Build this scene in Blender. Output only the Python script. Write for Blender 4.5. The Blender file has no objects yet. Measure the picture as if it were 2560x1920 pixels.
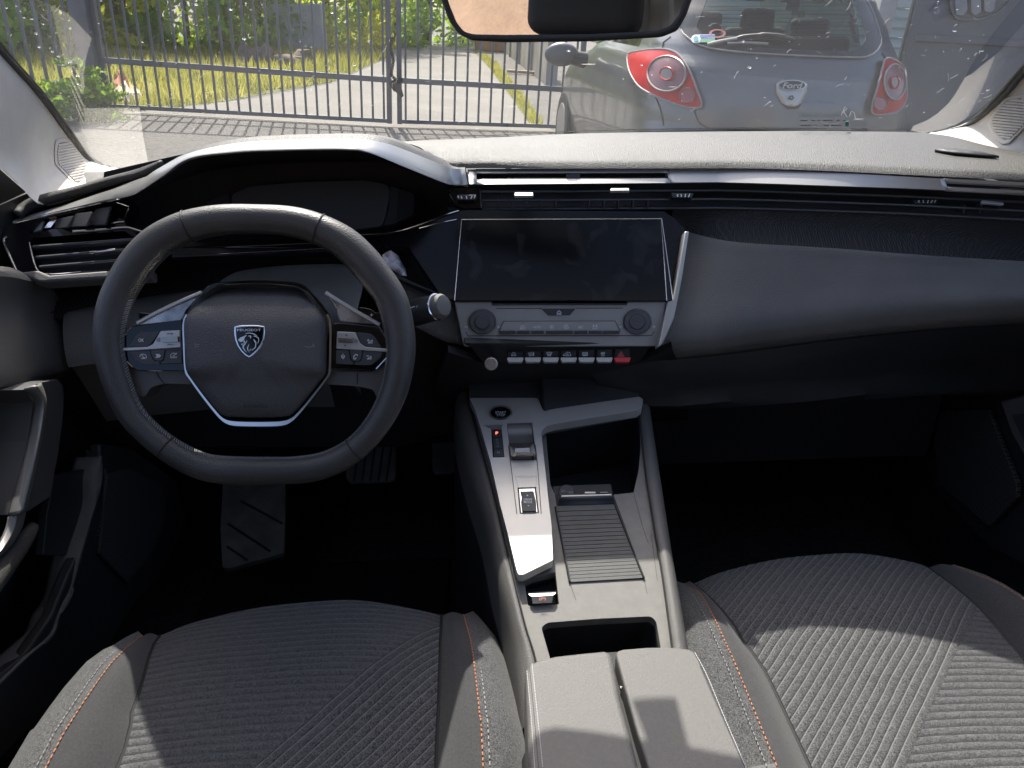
import bpy, bmesh, math, random
from mathutils import Vector, Matrix
random.seed(7)
R = math.radians
V = Vector
SC = bpy.context.scene
COL = SC.collection

# ------------------------------------------------------------------ camera
CAM = V((-0.08, 0.0, 1.22)); FPX = 1923.0
PITCH, YAW = R(26.3), R(3.5)
FW = V((math.sin(YAW)*math.cos(PITCH), math.cos(YAW)*math.cos(PITCH), -math.sin(PITCH)))
RT = V((math.cos(YAW), -math.sin(YAW), 0))
UP = RT.cross(FW)
cd = bpy.data.cameras.new('camera'); cam = bpy.data.objects.new('camera', cd); COL.objects.link(cam)
m3 = Matrix((RT, UP, -FW)).transposed()
cam.matrix_world = Matrix.Translation(CAM) @ m3.to_4x4()
cd.sensor_width = 36; cd.lens = 36*FPX/2560; cd.clip_start = 0.02; cd.clip_end = 500
SC.camera = cam

# ------------------------------------------------------------------ measuring: a photo pixel seen on a surface of known depth
def ray(x, y): return FW + RT*((x-1280)/FPX) - UP*((y-960)/FPX)
def atY(Y):
    def f(x, y):
        d = ray(x, y); return CAM + d*((Y-CAM.y)/d.y)
    return f
def atZ(Z):
    def f(x, y):
        d = ray(x, y); return CAM + d*((Z-CAM.z)/d.z)
    return f
def atX(X):
    def f(x, y):
        d = ray(x, y); return CAM + d*((X-CAM.x)/d.x)
    return f
class Pl:
    def __init__(s, o, n):
        s.o = V(o); s.n = V(n).normalized()
        if s.n.dot(CAM - s.o) < 0: s.n = -s.n
    def __call__(s, x, y):
        d = ray(x, y); return CAM + d*((s.o-CAM).dot(s.n)/d.dot(s.n))
    def off(s, h): return Pl(s.o + s.n*h, s.n)
def plane2(cx, a, b, xd=(1, 0, 0)):
    p = atY(a[1])(cx, a[0]); q = atY(b[1])(cx, b[0])
    return Pl(p, V(xd).cross(q-p))
def crop(ox, oy, s): return lambda *p: [(ox+x*s, oy+y*s) for x, y in p]
s9 = 900/2212
c1 = crop(0, 0, s9); c2 = crop(860, 0, s9); c3 = crop(1660, 0, s9); c4 = crop(0, 500, s9); c5 = crop(860, 500, s9); c6 = crop(1660, 500, s9)
c7 = crop(0, 1000, s9); c8 = crop(860, 950, s9); c9 = crop(1660, 950, s9); c10 = crop(0, 1245, s9); c11 = crop(860, 1245, s9); c12 = crop(1660, 1245, s9)
z1 = crop(0, 300, 480/1896); z2 = crop(440, 340, 800/2212); z3 = crop(280, 680, 720/2212); z5 = crop(1360, 60, 1000/2212)
z6 = crop(0, 780, 480/1106); z7 = crop(560, 800, 160/2212); z8 = crop(1140, 860, 580/2187)
px = lambda *p: list(p)
def on(f, pts): return [f(*p) for p in pts]

# ------------------------------------------------------------------ curves
def cr(pts, n, closed=False):
    """Catmull-Rom resample to n points (tuples or Vectors)."""
    P = [V(p) for p in pts]; k = len(P); out = []
    segs = k if closed else k-1
    ln = [0]
    for i in range(segs): ln.append(ln[-1] + max(1e-9, (P[(i+1) % k]-P[i]).length))
    tot = ln[-1]; cnt = n if closed else n-1
    j = 0
    for q in range(n):
        s = tot*q/cnt
        while j < segs-1 and s > ln[j+1]: j += 1
        t = min(1, max(0, (s-ln[j])/(ln[j+1]-ln[j])))
        if closed: a, b, c, d = P[(j-1) % k], P[j], P[(j+1) % k], P[(j+2) % k]
        else: a, b, c, d = P[max(j-1, 0)], P[j], P[j+1], P[min(j+2, k-1)]
        out.append(0.5*((2*b)+(c-a)*t+(2*a-5*b+4*c-d)*t*t+(3*b-a-3*c+d)*t*t*t))
    return out
def lin(pts, n):
    P = [V(p) for p in pts]; ln = [0]
    for i in range(len(P)-1): ln.append(ln[-1]+max(1e-9, (P[i+1]-P[i]).length))
    out = []; j = 0
    for q in range(n):
        s = ln[-1]*q/(n-1)
        while j < len(P)-2 and s > ln[j+1]: j += 1
        out.append(P[j].lerp(P[j+1], (s-ln[j])/(ln[j+1]-ln[j])))
    return out
def rnd(poly, r, n=4):
    """round the corners of a 2D polygon"""
    out = []; k = len(poly)
    for i in range(k):
        p = V(poly[i]).to_2d() if len(poly[i]) > 2 else V(poly[i]); a = V(poly[i-1]); b = V(poly[(i+1) % k])
        da, db = (a-p), (b-p); rr = min(r, da.length*.45, db.length*.45)
        A = p+da.normalized()*rr; B = p+db.normalized()*rr
        for t in range(n+1):
            t /= n; out.append(tuple(A*(1-t)**2+p*2*t*(1-t)+B*t*t))
    return out
def ell(cx, cy, rx, ry, n=40, a0=0): return [(cx+rx*math.cos(2*math.pi*i/n+a0), cy+ry*math.sin(2*math.pi*i/n+a0)) for i in range(n)]

# ------------------------------------------------------------------ objects
ORG = {}
def thing(name, label, cat, loc, group=None):
    o = bpy.data.objects.new(name, None); COL.objects.link(o); o.location = loc; o.empty_display_size = .05
    o['label'] = label; o['category'] = cat
    if group: o['group'] = group
    ORG[o.name] = V(loc); return o
def tag(o, label=None, cat=None, group=None, kind=None):
    if label: o['label'] = label
    if cat: o['category'] = cat
    if group: o['group'] = group
    if kind: o['kind'] = kind
    return o
def add(name, bm, mat, parent=None, bevel=0, seg=2, smooth=True, solid=0, label=None, sub=0, ang=35):
    if isinstance(bm, (list, tuple)):
        b = bmesh.new()
        for v, fs in bm:
            vs = [b.verts.new(p) for p in v]
            for f in fs:
                try: b.faces.new([vs[i] for i in f])
                except ValueError: pass
        bm = b
    org = ORG.get(parent.name, V()) if parent else None
    if org is None:
        co = [v.co for v in bm.verts]
        org = V((sum(c.x for c in co)/len(co), sum(c.y for c in co)/len(co), min(c.z for c in co)))
    for v in bm.verts: v.co -= org
    me = bpy.data.meshes.new(name); bm.to_mesh(me); bm.free()
    for m in (mat if isinstance(mat, (list, tuple)) else [mat]): me.materials.append(m)
    o = bpy.data.objects.new(name, me); COL.objects.link(o)
    if parent: o.parent = parent; 
    else: o.location = org
    ORG[o.name] = org
    if smooth:
        for p in me.polygons: p.use_smooth = True
    if sub:
        md = o.modifiers.new('subdivision', 'SUBSURF'); md.levels = sub; md.render_levels = sub
    if solid:
        md = o.modifiers.new('thickness', 'SOLIDIFY'); md.thickness = solid; md.offset = -1
    if bevel:
        md = o.modifiers.new('bevel', 'BEVEL'); md.width = bevel; md.segments = seg; md.limit_method = 'ANGLE'; md.angle_limit = R(30)
        md.harden_normals = False
    if smooth:
        try: me.set_sharp_from_angle(angle=R(ang))
        except Exception: pass
    if label: o['label'] = label
    return o
def orient(bm):
    """turn all faces so that the sheet faces the cabin"""
    bm.normal_update()
    s = sum(f.normal.dot(CAM-f.calc_center_median())*f.calc_area() for f in bm.faces)
    if s < 0: bmesh.ops.reverse_faces(bm, faces=bm.faces)
    return bm
def sheet(rows, nu=0, nv=0, flip=None):
    """grid through rows of points; nu points along rows, nv across (smooth)"""
    if nu: rows = [cr(r, nu) for r in rows]
    if nv:
        cols = [cr([r[i] for r in rows], nv) for i in range(len(rows[0]))]
        rows = [[c[j] for c in cols] for j in range(nv)]
    bm = bmesh.new(); g = [[bm.verts.new(p) for p in r] for r in rows]
    for a, b in zip(g, g[1:]):
        for i in range(len(a)-1):
            try: bm.faces.new((a[i], a[i+1], b[i+1], b[i]))
            except ValueError: pass
    return orient(bm)
def plate(poly, f, t, holes=(), bm=None, sub=0):
    """polygon measured in the photo on surface f, given thickness t away from the viewer; holes cut through"""
    bm = bm or bmesh.new(); n0 = len(bm.faces)
    loops = []
    pre = set(bm.verts)
    allv = []
    for lp in [poly]+list(holes):
        top = [bm.verts.new(f(*p)) for p in lp]; loops.append(top)
    if holes:
        ed = []
        for lp in loops:
            for i in range(len(lp)): ed.append(bm.edges.new((lp[i], lp[(i+1) % len(lp)])))
        r = bmesh.ops.triangle_fill(bm, edges=ed, use_beauty=True, use_dissolve=False)
        tops = [g for g in r['geom'] if isinstance(g, bmesh.types.BMFace)]
    else:
        tops = [bm.faces.new(loops[0])]
    bm.normal_update()
    n = V()
    for q in tops: n += q.normal*q.calc_area()
    n.normalize()
    ctr = loops[0][0].co
    if n.dot(CAM-ctr) < 0:
        bmesh.ops.reverse_faces(bm, faces=tops); n = -n
    if isinstance(f, Pl): n = f.n.copy()
    if t:
        for lp in loops:
            bot = [bm.verts.new(v.co-n*t) for v in lp]; k = len(lp)
            for i in range(k):
                j = (i+1) % k; bm.faces.new((lp[i], lp[j], bot[j], bot[i]))
            if not holes: bm.faces.new(bot[::-1])
        newf = [q for q in bm.faces][n0:]
        bmesh.ops.recalc_face_normals(bm, faces=newf)
    return bm
def patch(poly, f, cuts=3, t=0):
    """polygon bent onto a curved surface f: cut fine in the picture plane, then laid on f"""
    bm = bmesh.new(); vs = [bm.verts.new((p[0], p[1], 0)) for p in poly]; bm.faces.new(vs)
    bmesh.ops.triangulate(bm, faces=bm.faces[:])
    for _ in range(cuts): 
        lim = 22
        es = [e for e in bm.edges if e.calc_length() > lim]
        if not es: break
        bmesh.ops.subdivide_edges(bm, edges=es, cuts=1)
        bmesh.ops.triangulate(bm, faces=bm.faces[:])
    for v in bm.verts: v.co = f(v.co.x, v.co.y)
    return orient(bm)
def tube(path, rad, n=12, bm=None, closed=False, caps=True, flat=1.0, upv=None):
    bm = bm or bmesh.new(); P = [V(p) for p in path]; k = len(P); rings = []; up = None
    for i in range(k):
        a = P[i-1] if (i or closed) else P[i]; b = P[(i+1) % k] if (i < k-1 or closed) else P[i]
        t = (b-a).normalized()
        if upv is not None: u = (V(upv)-t*V(upv).dot(t)).normalized()
        else:
            if up is None: up = t.orthogonal()
            u = (up-t*up.dot(t)).normalized(); up = u
        w = t.cross(u); r = rad[i] if isinstance(rad, (list, tuple)) else rad
        rings.append([bm.verts.new(P[i]+(u*math.cos(2*math.pi*j/n)*flat+w*math.sin(2*math.pi*j/n))*r) for j in range(n)])
    fs = []
    for i in range(k if closed else k-1):
        a, b = rings[i], rings[(i+1) % k]
        for j in range(n): fs.append(bm.faces.new((a[j], a[(j+1) % n], b[(j+1) % n], b[j])))
    if caps and not closed: fs.append(bm.faces.new(rings[0][::-1])); fs.append(bm.faces.new(rings[-1]))
    bmesh.ops.recalc_face_normals(bm, faces=fs)
    return bm
def box(c, s, bm=None, rot=None):
    bm = bm or bmesh.new(); r = bmesh.ops.create_cube(bm, size=1)
    M = Matrix.Translation(V(c)) @ (rot.to_4x4() if rot else Matrix.Identity(4)) @ Matrix.Diagonal((*s, 1))
    bmesh.ops.transform(bm, matrix=M, verts=r['verts']); return bm
def bar(p, q, w, h, up=(0, 0, 1), bm=None):
    p, q = V(p), V(q); d = (q-p).normalized(); u = (V(up)-d*V(up).dot(d)).normalized(); s = d.cross(u)
    return box((p+q)/2, ((q-p).length, w, h), bm, Matrix((d, s, u)).transposed())
def strokes(lines, w, f, h=.0004, bm=None):
    """raised or printed line work on surface f; line width w in photo pixels"""
    bm = bm or bmesh.new(); g = f.off(h) if isinstance(f, Pl) else f
    for ln in lines:
        for a, b in zip(ln, ln[1:]):
            a, b = V(a), V(b); d = b-a
            if d.length < 1e-6: continue
            d.normalize(); s = V((-d.y, d.x))*w/2; e = d*w*.35
            qs = [a-e+s, b+e+s, b+e-s, a-e-s]
            vs = [bm.verts.new(g(*q)) for q in qs]; fc = bm.faces.new(vs); fc.normal_update()
            if fc.normal.dot(CAM-vs[0].co) < 0: fc.normal_flip()
    return bm
# ------------------------------------------------------------------ lettering (built-in font turned to mesh)
GL = {}
def glyphs(s):
    if s not in GL:
        cu = bpy.data.curves.new('lettering', 'FONT'); cu.body = s; cu.size = 1; cu.offset = 0.012
        ob = bpy.data.objects.new('lettering', cu); COL.objects.link(ob)
        me = bpy.data.meshes.new_from_object(ob.evaluated_get(bpy.context.evaluated_depsgraph_get()))
        GL[s] = ([v.co.copy() for v in me.vertices], [tuple(p.vertices) for p in me.polygons])
        bpy.data.objects.remove(ob); bpy.data.meshes.remove(me); bpy.data.curves.remove(cu)
    return GL[s]
for s in ('PEUGEOT', 'AIRBAG', 'OK', 'LIMIT', 'ASSIST', 'A/C', 'MAX', 'AUTO', 'SYNC', 'START', 'STOP', 'P', 'R', 'N', 'D', 'M', 'DRIVE', 'MODE', '12V', 'OFF', '+', '0', 'Ford', '120W', 'Kn', '(P)'): glyphs(s)
def text(s, f, cx, cy, w, h, bm=None, raise_=.0004, ang=0, shear=0):
    """word s centred on photo pixel (cx,cy) of surface f, w x h pixels"""
    bm = bm or bmesh.new(); vs, fs = glyphs(s); g = f.off(raise_) if isinstance(f, Pl) else f
    x0 = min(v.x for v in vs); x1 = max(v.x for v in vs); y0 = min(v.y for v in vs); y1 = max(v.y for v in vs)
    ca, sa = math.cos(ang), math.sin(ang); nv = []
    for v in vs:
        u = ((v.x-x0)/(x1-x0)-.5)*w; t = -((v.y-y0)/(y1-y0)-.5)*h; u -= shear*t
        nv.append(bm.verts.new(g(cx+u*ca-t*sa, cy+u*sa+t*ca)))
    for q in fs:
        try: bm.faces.new([nv[i] for i in q])
        except ValueError: pass
    bm.normal_update()
    return bm

# ------------------------------------------------------------------ materials
def M(name, col, rough=.5, metal=0, spec=.5, bump=None, var=None, coat=0, sheen=0, trans=0, emit=None):
    m = bpy.data.materials.new(name); m.use_nodes = True; nt = m.node_tree; b = nt.nodes['Principled BSDF']
    b.inputs['Base Color'].default_value = (*col, 1); b.inputs['Roughness'].default_value = rough
    b.inputs['Metallic'].default_value = metal; b.inputs['Specular IOR Level'].default_value = spec
    if coat: b.inputs['Coat Weight'].default_value = coat; b.inputs['Coat Roughness'].default_value = .05
    if sheen: b.inputs['Sheen Weight'].default_value = sheen
    tc = nt.nodes.new('ShaderNodeTexCoord')
    if var:
        n = nt.nodes.new('ShaderNodeTexNoise'); n.inputs['Scale'].default_value = var[0]; n.inputs['Detail'].default_value = 5
        nt.links.new(tc.outputs['Object'], n.inputs['Vector'])
        r = nt.nodes.new('ShaderNodeValToRGB'); lo = tuple(c*(1-var[1]) for c in col); hi = tuple(min(1, c*(1+var[1])) for c in (var[2] if len(var) > 2 else col))
        r.color_ramp.elements[0].position = .35; r.color_ramp.elements[1].position = .68
        r.color_ramp.elements[0].color = (*lo, 1); r.color_ramp.elements[1].color = (*hi, 1)
        nt.links.new(n.outputs['Fac'], r.inputs['Fac']); nt.links.new(r.outputs['Color'], b.inputs['Base Color'])
        r2 = nt.nodes.new('ShaderNodeMath'); r2.operation = 'MULTIPLY_ADD'; r2.inputs[1].default_value = .22; r2.inputs[2].default_value = max(.0, rough-.11)
        nt.links.new(n.outputs['Fac'], r2.inputs[0]); nt.links.new(r2.outputs[0], b.inputs['Roughness'])
    if bump:
        kind = bump[2] if len(bump) > 2 else 'noise'
        if kind == 'noise':
            n = nt.nodes.new('ShaderNodeTexNoise'); n.inputs['Scale'].default_value = bump[0]; n.inputs['Detail'].default_value = 3; o = n.outputs['Fac']
        else:
            n = nt.nodes.new('ShaderNodeTexVoronoi'); n.inputs['Scale'].default_value = bump[0]; o = n.outputs['Distance']
        nt.links.new(tc.outputs['Object'], n.inputs['Vector'])
        bp = nt.nodes.new('ShaderNodeBump'); bp.inputs['Strength'].default_value = bump[1]; bp.inputs['Distance'].default_value = .001
        nt.links.new(o, bp.inputs['Height']); nt.links.new(bp.outputs['Normal'], b.inputs['Normal'])
    if emit: b.inputs['Emission Color'].default_value = (*emit[0], 1); b.inputs['Emission Strength'].default_value = emit[1]
    return m
def nodes(m): return m.node_tree.nodes, m.node_tree.links, m.node_tree.nodes['Principled BSDF']
BLK = M('black_moulded_plastic', (.022, .023, .025), .5, bump=(900, .25), var=(6, .25))
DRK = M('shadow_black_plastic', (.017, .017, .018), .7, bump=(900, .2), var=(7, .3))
DGR = M('grained_dark_grey_plastic', (.130, .124, .115), .5, bump=(700, .5, 'voro'), var=(9, .12))
PAD = M('soft_grained_dash_skin', (.043, .041, .037), .50, bump=(700, .65, 'voro'), var=(5, .2))
GLS = M('piano_black', (.004, .004, .005), .07, spec=.35, coat=.15)
GLS2 = M('dusty_piano_black', (.006, .006, .007), .16, spec=.3, var=(14, .5))
SIL = M('satin_silver_trim', (.46, .45, .43), .36, .55, var=(7, .06))
SAT = M('satin_grey_trim', (.30, .29, .275), .38, .45, var=(9, .08))
CHR = M('bright_chrome', (.82, .82, .82), .12, 1)
ALU = M('brushed_aluminium', (.50, .49, .46), .42, .8)
CGR = M('climate_panel_grey', (.33, .322, .31), .45, bump=(1500, .12), var=(9, .08))
KEY = M('dark_key', (.045, .047, .052), .45, bump=(1600, .1))
WHT = M('white_marking', (.75, .76, .78), .5)
GRM = M('faint_grey_marking', (.25, .25, .26), .6)
RED = M('red_switch', (.55, .03, .035), .4)
LTH = M('black_wheel_leather', (.052, .050, .047), .40, bump=(700, .35, 'voro'), var=(20, .12))
ABG = M('airbag_skin', (.078, .076, .076), .42, bump=(760, .6, 'voro'))
STB = M('dark_thread', (.012, .012, .012), .7)
STG = M('grey_thread', (.30, .29, .28), .7)
STO = M('orange_thread', (.62, .22, .09), .7)
PIL = M('pale_pillar_fabric', (.60, .565, .51), .75, bump=(1300, .25), var=(30, .04))
STR = M('smooth_black_seat_cloth', (.036, .036, .037), .85, bump=(2200, .5), var=(420, .35), sheen=.2)
ARM = M('armrest_skin', (.115, .110, .103), .60, bump=(900, .35), var=(260, .10))
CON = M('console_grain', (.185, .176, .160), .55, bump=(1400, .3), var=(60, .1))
CPT = M('black_carpet', (.035, .034, .033), .95, bump=(600, .8), var=(90, .4))
RUB = M('worn_pedal_rubber', (.13, .12, .105), .75, bump=(300, .4), var=(25, .3))
# =================================================================== DASHBOARD
dash = thing('dashboard', 'grained dark dashboard with silver trim band, wide air vents and a central touchscreen', 'dashboard', (0.05, 1.1, .6))
CX0 = .05
add('dash_light_blocker', box((.38, 1.35, .72), (.76, .36, .50)), DRK, dash); add('dash_light_blocker', box((-.31, 1.40, .72), (.60, .26, .50)), DRK, dash)  # unseen boxes added inside the dash to block sun leaking through gaps
# -- soft top pad
rear = c2((560, 985), (600, 1016), (900, 1018), (1500, 1020), (2212, 1020))+c3((400, 1019), (700, 1025), (1100, 1040), (1500, 1060), (1850, 1076), (2212, 1092), (2700, 1125))
cowl = c2((300, 880), (400, 868), (900, 846), (1500, 818), (2212, 803))+c3((400, 801), (700, 800), (1100, 806), (1500, 812), (1750, 835), (2000, 900), (2400, 985))
rr = on(atZ(1.012), rear); cc = on(atZ(1.022), cowl)
rr = cr(rr, 60); cc = cr(cc, 60)
rows = []
for t, dz in ((.012, -.004), (.013, -.001), (.03, .002), (.12, .006), (.5, .010), (1, 0), (1.12, -.02)):
    rows.append([a.lerp(b, t)+V((0, 0, dz)) for a, b in zip(rr, cc)])
add('upper_pad', sheet(rows, 0, 24), PAD, dash)
# side demister outlet in the pad
dv = patch(c3((1665, 918), (1700, 905), (1800, 912), (1950, 930), (2060, 958), (1900, 945), (1780, 935)), atZ(1.0285), 1)
add('demister_outlet', dv, BLK, dash, solid=.003)
# -- left end of the pad, between the pillar and the hood
lr = z1((215, 970), (300, 905), (450, 845), (750, 760), (1100, 655), (1400, 582), (1640, 470))
lc = z1((150, 960), (300, 850), (480, 790), (760, 720), (1000, 640), (1300, 540), (1600, 440))
A = cr([atY(y)(*p) for p, y in zip(lr, (1.10, 1.115, 1.12, 1.125, 1.13, 1.13, 1.13))], 30); B = cr([atY(y)(*p) for p, y in zip(lc, (1.115, 1.13, 1.14, 1.16, 1.2, 1.24, 1.27))], 30)
fr = [b+V((0, .03, -.03)) for a, b in zip(A, B)]; A = [a for a in A]
add('side_pad', sheet([A, B, fr]), PAD, dash, solid=.01)

# -- satin trim band with the two slotted vents
tt = c2((760, 1040), (900, 1037), (1500, 1038), (2212, 1037))+c3((350, 1036), (700, 1045), (1100, 1062), (1500, 1084), (1850, 1104), (2212, 1124), (2700, 1160))
tb = c2((763, 1136), (900, 1134), (1500, 1130), (2212, 1124))+c3((350, 1124), (700, 1134), (1100, 1148), (1500, 1162), (1850, 1178), (2212, 1196), (2700, 1225))
n = 120
TT = cr(on(atZ(1.006), tt), n); TB = cr(on(atZ(.990), tb), n)
def trimpt(i, t): return TT[i].lerp(TB[i], t)
def xs(pxx):  # index along the band nearest to a photo column
    best = min(range(n), key=lambda i: abs(1280+FPX*(TB[i]-CAM).dot(RT)/(TB[i]-CAM).dot(FW)-pxx)); return best
def band(i0, i1, t0, t1, bulge=.002):
    out = []
    for t in (t0, t0+.04*(t1-t0), (t0+t1)/2, t1-.04*(t1-t0), t1):
        bb = -.0015 if t in (t0, t1) else bulge*.4
        out.append([trimpt(i, t)+V((0, -bb, bb*.5)) for i in range(i0, i1+1)])
    return sheet(out)
sl = [(xs(1190), xs(1672)), (xs(2372), n-1)]
i0, i1 = sl[0]; j0, j1 = sl[1]
bm = band(0, i0, 0, 1)
tr = add('trim_band', bm, SIL, dash, solid=.006)
for k, (a, b, t0, t1) in enumerate(((i0, i1, 0, .30), (i0, i1, .66, 1), (i1, j0, 0, 1), (j0, j1, 0, .30), (j0, j1, .66, 1))):
    add('trim_band' if t0 != .66 else 'vent_lip', band(a, b, t0, t1), SIL, dash, solid=.006)
for a, b in sl:
    bk = [[trimpt(i, t)+V((0, .02, 0)) for i in range(a, b+1)] for t in (.25, .75)]
    add('vent_slot', sheet(bk), DRK, dash)
# joint line at the hood end of the band, divider in the first slot
add('trim_joint', strokes([c2((745, 1036), (765, 1137))], 2, atY(1.085)), DRK, dash)
add('slot_divider', plate(c2((1368, 1070), (1450, 1070), (1452, 1128), (1365, 1128)), Pl(trimpt(xs(1433), .5)-V((0, .004, 0)), (0, -1, .35)), .01), KEY, dash)
# -- recessed black vent band with slats
vb = c2((640, 1290), (900, 1288), (1500, 1286), (2212, 1282))+c3((350, 1282), (700, 1290), (1100, 1303), (1500, 1318), (1850, 1336), (2212, 1355), (2700, 1380))
VT = [p+V((0, .014, -.001)) for p in cr(on(atZ(.988), [(q[0] if i else 1118, q[1]) for i, q in enumerate(tb)]), n)]
VB = cr(on(atZ(.952), vb), n)
mid = [a.lerp(b, .5)+V((0, .018, 0)) for a, b in zip(VT, VB)]
add('vent_back', sheet([VT, mid, [p+V((0, .004, 0)) for p in VB]]), BLK, dash)
for t, w in ((.27, .0032), (.59, .0032), (.97, .004)):
    L = [VT[i].lerp(VB[i], t)+V((0, -.010 if t < .9 else 0, 0)) for i in range(0, n, 2)]
    add('vent_slat', tube(L, w, 8, upv=(0, 0, 1), flat=.6), M('vent_slat_grey', (.055, .055, .057), .32), dash)
# short vertical vanes behind the slats
for xx in (945, 1033, 1122, 1210, 1300, 1505, 1595, 1683, 1772, 1862):
    p = c2((xx, 1250))[0]; q = atY(1.105)(*p); add('vent_vane', box(q, (.002, .012, .012)), KEY, dash)
for xx in (1830, 1930, 2035, 2130):
    p = c3((xx, 1280))[0]; q = atY(1.035)(*p); add('vent_vane', box(q, (.002, .012, .012)), KEY, dash)
# vent tabs and thumb wheels
def vent_tab(p, Y):
    f = plane2(p[0][0], (p[0][1], Y), (p[2][1], Y-.008)); o = add('vent_tab', plate(p, f, .004), SAT, dash, bevel=.001)
    return o
vent_tab(c2((1048, 1180), (1163, 1180), (1165, 1203), (1045, 1203)), 1.082)
vent_tab(c2((1638, 1155), (1752, 1154), (1755, 1171), (1635, 1171)), 1.086)
vent_tab(c3((1953, 1228), (2085, 1240), (2090, 1256), (1950, 1244)), 1.01)
def wheel_marks(pts, Y, body):
    f = plane2(body[0][0], (body[0][1], Y), (body[2][1], Y-.004))
    o = add('vent_wheel', plate(body, f, .012), BLK, dash, bevel=.001)
    add('vent_wheel_marking', strokes(pts, 2.6, f), WHT, o)
wheel_marks([c2((700, 1204), (703, 1215)), c2((720, 1206), (724, 1219)), c2((752, 1206), (754, 1220)), c2((786, 1206), (780, 1219)), c2((806, 1203), (800, 1215))], 1.09, c2((690, 1196), (815, 1196), (805, 1228), (700, 1228)))
wheel_marks([c2((2052, 1195), (2047, 1201)), c2((2047, 1201), (2052, 1207)), c2((2071, 1194), (2073, 1208)), c2((2098, 1194), (2096, 1209)), c2((2124, 1193), (2117, 1209))], 1.09, c2((2010, 1185), (2150, 1185), (2140, 1215), (2020, 1215)))
wheel_marks([c3((1568, 1232), (1563, 1238)), c3((1563, 1238), (1568, 1243)), c3((1592, 1230), (1595, 1244)), c3((1624, 1230), (1620, 1246)), c3((1650, 1230), (1640, 1246)), c3((1670, 1230), (1662, 1243))], 1.05, c3((1530, 1224), (1690, 1224), (1680, 1252), (1540, 1252)))
# left end block of the vent band (gloss)
add('vent_end_block', plate(c2((640, 1142), (840, 1142), (845, 1195), (850, 1285), (740, 1292), (680, 1265), (640, 1190)), plane2(1160, (465, 1.108), (525, 1.094)), .02), GLS, dash, bevel=.002)

# -- woven mesh strip above the passenger shelf
pu = c6((60, 185), (150, 192), (300, 235), (500, 262), (1000, 293), (1500, 333), (2212, 375), (2700, 400))
pz = [.924, .919, .917, .915, .911, .906, .900, .897]
PU = cr([atZ(z)(*p) for p, z in zip(pu, pz)], 80)
MT = [VB[int(round(i*(n-1)/79))] for i in range(80)]
i_s = 45*0
MESH = M('woven_dash_mesh', (.020, .020, .021), .55)
nd, lk, b = nodes(MESH)
tc = nd.new('ShaderNodeTexCoord'); mp = nd.new('ShaderNodeMapping'); mp.inputs['Rotation'].default_value = (0, 0, 0)
sep = nd.new('ShaderNodeSeparateXYZ'); lk.new(tc.outputs['Object'], sep.inputs[0])
def mth(nd, lk, op, a, b_=None, c=None):
    m = nd.new('ShaderNodeMath'); m.operation = op
    for i, v in enumerate((a, b_, c)):
        if v is None: continue
        if isinstance(v, (int, float)): m.inputs[i].default_value = v
        else: lk.new(v, m.inputs[i])
    return m.outputs[0]
x = sep.outputs[0]; zc = mth(nd, lk, 'SUBTRACT', sep.outputs[2], mth(nd, lk, 'MULTIPLY', sep.outputs[1], .8))
ab = mth(nd, lk, 'PINGPONG', mth(nd, lk, 'MULTIPLY', x, 1), .05)
w1 = mth(nd, lk, 'SINE', mth(nd, lk, 'MULTIPLY', mth(nd, lk, 'ADD', mth(nd, lk, 'MULTIPLY', x, .55), zc), 2600))
w2 = mth(nd, lk, 'SINE', mth(nd, lk, 'MULTIPLY', mth(nd, lk, 'SUBTRACT', mth(nd, lk, 'MULTIPLY', x, .55), zc), 2000))
hh = mth(nd, lk, 'MULTIPLY', mth(nd, lk, 'ADD', w1, 1), mth(nd, lk, 'ADD', w2, 1))
rp = nd.new('ShaderNodeValToRGB'); rp.color_ramp.elements[0].color = (.006, .006, .006, 1); rp.color_ramp.elements[1].color = (.060, .058, .056, 1)
rp.color_ramp.elements[0].position = .1; rp.color_ramp.elements[1].position = 1
lk.new(mth(nd, lk, 'MULTIPLY', hh, .25), rp.inputs['Fac']); lk.new(rp.outputs[0], b.inputs['Base Color'])
bp = nd.new('ShaderNodeBump'); bp.inputs['Strength'].default_value = .7; bp.inputs['Distance'].default_value = .001
lk.new(hh, bp.inputs['Height']); lk.new(bp.outputs['Normal'], b.inputs['Normal'])
# the strip runs from the vent band down to the shelf
k0 = min(range(n), key=lambda i: abs(VB[i].x-PU[0].x))
MTs = cr(VB[k0:], 80)
add('woven_strip', sheet([MTs, [a.lerp(b_, .5)+V((0, .012, 0)) for a, b_ in zip(MTs, PU)], [p+V((0, .004, -.004)) for p in PU]], 0, 8), MESH, dash)
# -- passenger shelf: soft pad curving down to its nose
pn = c6((-10, 890), (150, 878), (400, 853), (700, 815), (1000, 774), (1600, 708), (2212, 662), (2700, 625))
nz = [.790, .792, .796, .802, .811, .828, .844, .855]
PN = cr([atZ(z)(*p) for p, z in zip(pn, nz)], 80)
PU2 = cr([atZ(z)(*p) for p, z in zip([c6((128, 192))[0]]+pu[2:], pz[1:])], 80)
rows = [[p+V((0, .006, -.006)) for p in PU2], PU2]
for t, bl in ((.15, .0), (.35, .002), (.55, .005), (.75, .009), (.88, .010), (.96, .007), (1.0, .002)):
    rows.append([a.lerp(b_, t)+V((0, -.35, .94))*bl for a, b_ in zip(PU2, PN)])
rows.append([p+V((0, .004, -.016)) for p in PN]); rows.append([p+V((0, .020, -.034)) for p in PN])
add('passenger_shelf', sheet(rows, 0, 40), DGR, dash)
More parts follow.
